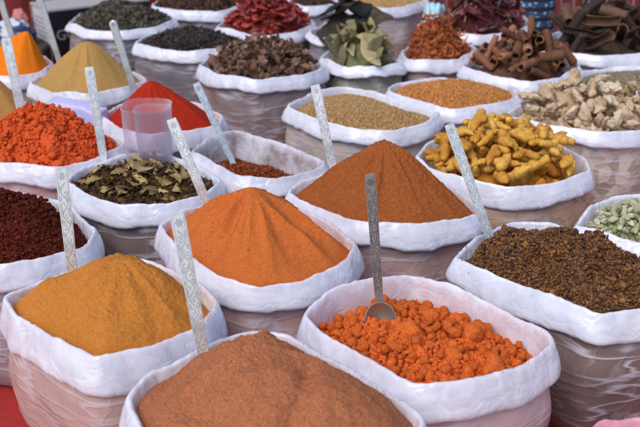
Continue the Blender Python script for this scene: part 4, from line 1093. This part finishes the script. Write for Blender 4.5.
L(nt, mixc(nt, 1.0, rp.outputs[0], mixc(nt, tex_noise(nt, mapping(nt, uv, (250, 90, 1)), 1, 2), (.5, .5, .5), (1.3, 1.3, 1.3)), 'MULTIPLY'), b.inputs['Base Color']); b.inputs['Roughness'].default_value = .95
TEX = m
RED = plain('dark red cloth', (.16,.018,.016), .9, ns=6, var=.35)
tag(drape('striped_textile', .55, 2.5, 5.35, .02, 1.0, TEX, .05, 5, 2.0), 'red and multicolour striped woven textile hanging behind the bark and chilies', 'textile')
tag(drape('red_cloth', -2.6, .45, 5.55, .02, 1.0, RED, .12, 6, 5.0), 'dark red cloth hanging in folds behind the carton', 'cloth')
WOOD = plain('weathered wood', (.22,.14,.08), .8, bs=60)
def rail(name, x0, x1, Y, z, label):
    root = empty(name, ((x0 + x1) / 2, Y, 0)); tag(root, label, 'rail')
    b = MB(); V, Fs = tube([(x, 0, z) for x in np.linspace(x0 - .1, x1 + .1, 12) - (x0 + x1) / 2], np.full(12, .018), 12, wob=.04); b.add(V, Fs); link('crossbar', b.mesh('crossbar', WOOD), root)
    for x in (x0 - .06, x1 + .06):
        b = MB(); V, Fs = tube([(x - (x0 + x1) / 2, .035, zz) for zz in np.linspace(0, z + .06, 10)], np.full(10, .02), 12, wob=.04); b.add(V, Fs); link('post', b.mesh('post', WOOD), root)
rail('cloth_rail', .55, 2.5, 5.37, 1.0, 'wooden rail carrying the striped textile'); rail('cloth_rail', -2.6, .45, 5.57, 1.0, 'wooden rail carrying the dark red cloth')
# round woven bag with blue bands
m, nt, b = mat('woven blue bands'); co = coords(nt); s_ = nt.nodes.new('ShaderNodeSeparateXYZ'); L(nt, co, s_.inputs[0])
wv = nt.nodes.new('ShaderNodeTexWave'); wv.wave_type = 'BANDS'; wv.bands_direction = 'Z'; wv.inputs['Scale'].default_value = 6.5; wv.inputs['Distortion'].default_value = 0; L(nt, co, wv.inputs['Vector'])
ck = nt.nodes.new('ShaderNodeTexVoronoi'); ck.inputs['Scale'].default_value = 42; L(nt, co, ck.inputs['Vector'])
blue = mixc(nt, ramp(nt, ck.outputs['Distance'], [(.35, 0), (.42, 1)]), (.22,.42,.58), (.02,.05,.14))
L(nt, mixc(nt, ramp(nt, wv.outputs['Fac'], [(.42, 0), (.5, 1)]), (.012,.012,.022), blue), b.inputs['Base Color']); b.inputs['Roughness'].default_value = .9
WBAG = m
q = on_depth(533, 6, 5.05)
root = empty('woven_bag', (q[0], q[1], 0)); tag(root, 'round dark woven bag with light blue bands at the top edge', 'bag')
def lathe(prof, n=48):
    V = [(r * math.cos(2 * math.pi * k / n), r * math.sin(2 * math.pi * k / n), z) for r, z in prof for k in range(n)]
    return V, [(i * n + k, i * n + (k + 1) % n, (i + 1) * n + (k + 1) % n, (i + 1) * n + k) for i in range(len(prof) - 1) for k in range(n)]
V, Fs = lathe([(.001, 0), (.09, 0), (.105, .01), (.112, .06), (.112, .40), (.104, .42), (.096, .42), (.10, .40), (.10, .05), (.001, .045)]); link('bag_side', mesh('bag_side', V, Fs, WBAG), root)
V, Fs = tube([(.10 * math.cos(t), 0, .40 + .13 * math.sin(t)) for t in np.linspace(0, math.pi, 20)], np.full(20, .009), 10, wob=.05); b2 = MB(); b2.add(V, Fs); link('strap', b2.mesh('strap', plain('dark strap', (.02, .02, .03), .9)), root)
# black and white woven pouch
m, nt, b = mat('black and white weave'); co = coords(nt); wv = nt.nodes.new('ShaderNodeTexWave'); wv.wave_type = 'RINGS'; wv.rings_direction = 'Y'; wv.inputs['Scale'].default_value = 11; wv.inputs['Distortion'].default_value = 2.5; wv.inputs['Detail Scale'].default_value = 2; L(nt, co, wv.inputs['Vector'])
L(nt, ramp(nt, wv.outputs['Fac'], [(.45, (.015,.015,.025)), (.55, (.5,.5,.55))]), b.inputs['Base Color']); b.inputs['Roughness'].default_value = .9
q = on_depth(594, 4, 5.18); o = link('woven_pouch', rounded_box('woven_pouch', .11, .06, .17, m, .02, .004, 9), None, (q[0], q[1], q[2] - .02)); o.rotation_euler = (0, .5, .1); tag(o, 'black and white patterned pouch hanging on the striped textile', 'pouch')
V, Fs = tube([(0, 0, 0), (.0, .06, .35), (0, .19, 1.02 - q[2])], np.full(3, .004), 8, wob=0); b2 = MB(); b2.add(V, Fs); o2 = link('cord', b2.mesh('cord', plain('dark cord', (.03,.02,.02), .9)), o); o2.matrix_parent_inverse = o.matrix_basis.inverted(); o2.location = (q[0], q[1], q[2])
# bundles at the back left
m, nt, b = mat('white cloth with dark blue print'); co = coords(nt); L(nt, ramp(nt, tex_noise(nt, co, 16, 3, .5), [(.50, (.58,.60,.66)), (.56, (.05,.06,.14))]), b.inputs['Base Color']); b.inputs['Roughness'].default_value = .9
q = on_depth(13, 33, 4.75); o = link('cloth_bundle', crumple('cloth_bundle', .075, 5.5, m, (1.2, .9, .8)), None, (q[0], q[1], q[2])); tag(o, 'crumpled white cloth bundle with dark blue print at the upper left', 'cloth')
q2 = on_depth(20, 20, 4.9); o = link('pink_pouch', crumple('pink_pouch', .038, 8.1, plain('pink cloth', (.62,.20,.20), .9), (.9, .8, 1.25)), None, (q2[0], q2[1], q2[2])); tag(o, 'small soft pink pouch beside the white carton side', 'pouch')
box_o = box('crate', (q[0] - .22, 4.62, 0), (q[0] + .17, 5.1, q[2] - .055), plain('dark crate wood', (.06,.035,.025), .85), None, .006); tag(box_o, 'low dark wooden crate carrying the cloth bundle at the upper left', 'crate')

# ------------------------------------------------------------------ ground
m, nt, b = mat('dusty paving'); co = coords(nt)
L(nt, mixc(nt, tex_noise(nt, co, 3, 6, .65), (.16,.13,.11), (.30,.26,.22)), b.inputs['Base Color']); b.inputs['Roughness'].default_value = .95; bump(nt, b, tex_noise(nt, co, 30, 5, .6), .4, .01)
V = [(-250, -250, 0), (250, -250, 0), (250, 250, 0), (-250, 250, 0)]; o = link('ground', mesh('ground', V, [(0, 1, 2, 3)], m, False)); o['kind'] = 'structure'; o.location.z = -.008
RC = plain('red cloth', (.38,.022,.018), .9, ns=20, var=.45, bs=160, bd=.004)
nx = 140; V = []; Fs = []
for i in range(nx + 1):
    for j in range(nx + 1):
        x = -2.4 + 4.9 * i / nx; y = .7 + 4.75 * j / nx; V.append((x, y, -.003 + .007 * abs(mn.noise(Vector((x * 5, y * 5, 0))))))
k = nx + 1; Fs = [(i * k + j, (i + 1) * k + j, (i + 1) * k + j + 1, i * k + j + 1) for i in range(nx) for j in range(nx)]
o = link('ground_cloth', mesh('ground_cloth', V, Fs, RC)); tag(o, 'plain red cloth spread on the ground under all the sacks', 'cloth')

# ------------------------------------------------------------------ light
w = bpy.data.worlds.new('World'); sc.world = w; w.use_nodes = True; nt = w.node_tree
sky = nt.nodes.new('ShaderNodeTexSky'); sky.sky_type = 'NISHITA'; sky.sun_disc = False
EL, AZ = math.radians(52), math.radians(215)      # sun behind the viewer's left shoulder, azimuth clockwise from +Y
sky.sun_elevation = EL; sky.sun_rotation = AZ
bg = nt.nodes['Background']; bg.inputs[1].default_value = SKY; nt.links.new(sky.outputs[0], bg.inputs[0])
sun = bpy.data.lights.new('sun', 'SUN'); sun.energy = SUN; sun.angle = math.radians(45); sun.color = (1, .95, .88)
so = bpy.data.objects.new('sun', sun); C.objects.link(so)
d = Vector((math.sin(AZ) * math.cos(EL), math.cos(AZ) * math.cos(EL), math.sin(EL))); so.rotation_euler = d.to_track_quat('Z', 'Y').to_euler(); so.location = (0, 0, 6)
sc.view_settings.view_transform = 'Standard'; sc.view_settings.look = 'None'; sc.view_settings.gamma = 1; sc.view_settings.exposure = EXPO
sc.render.engine = 'CYCLES'
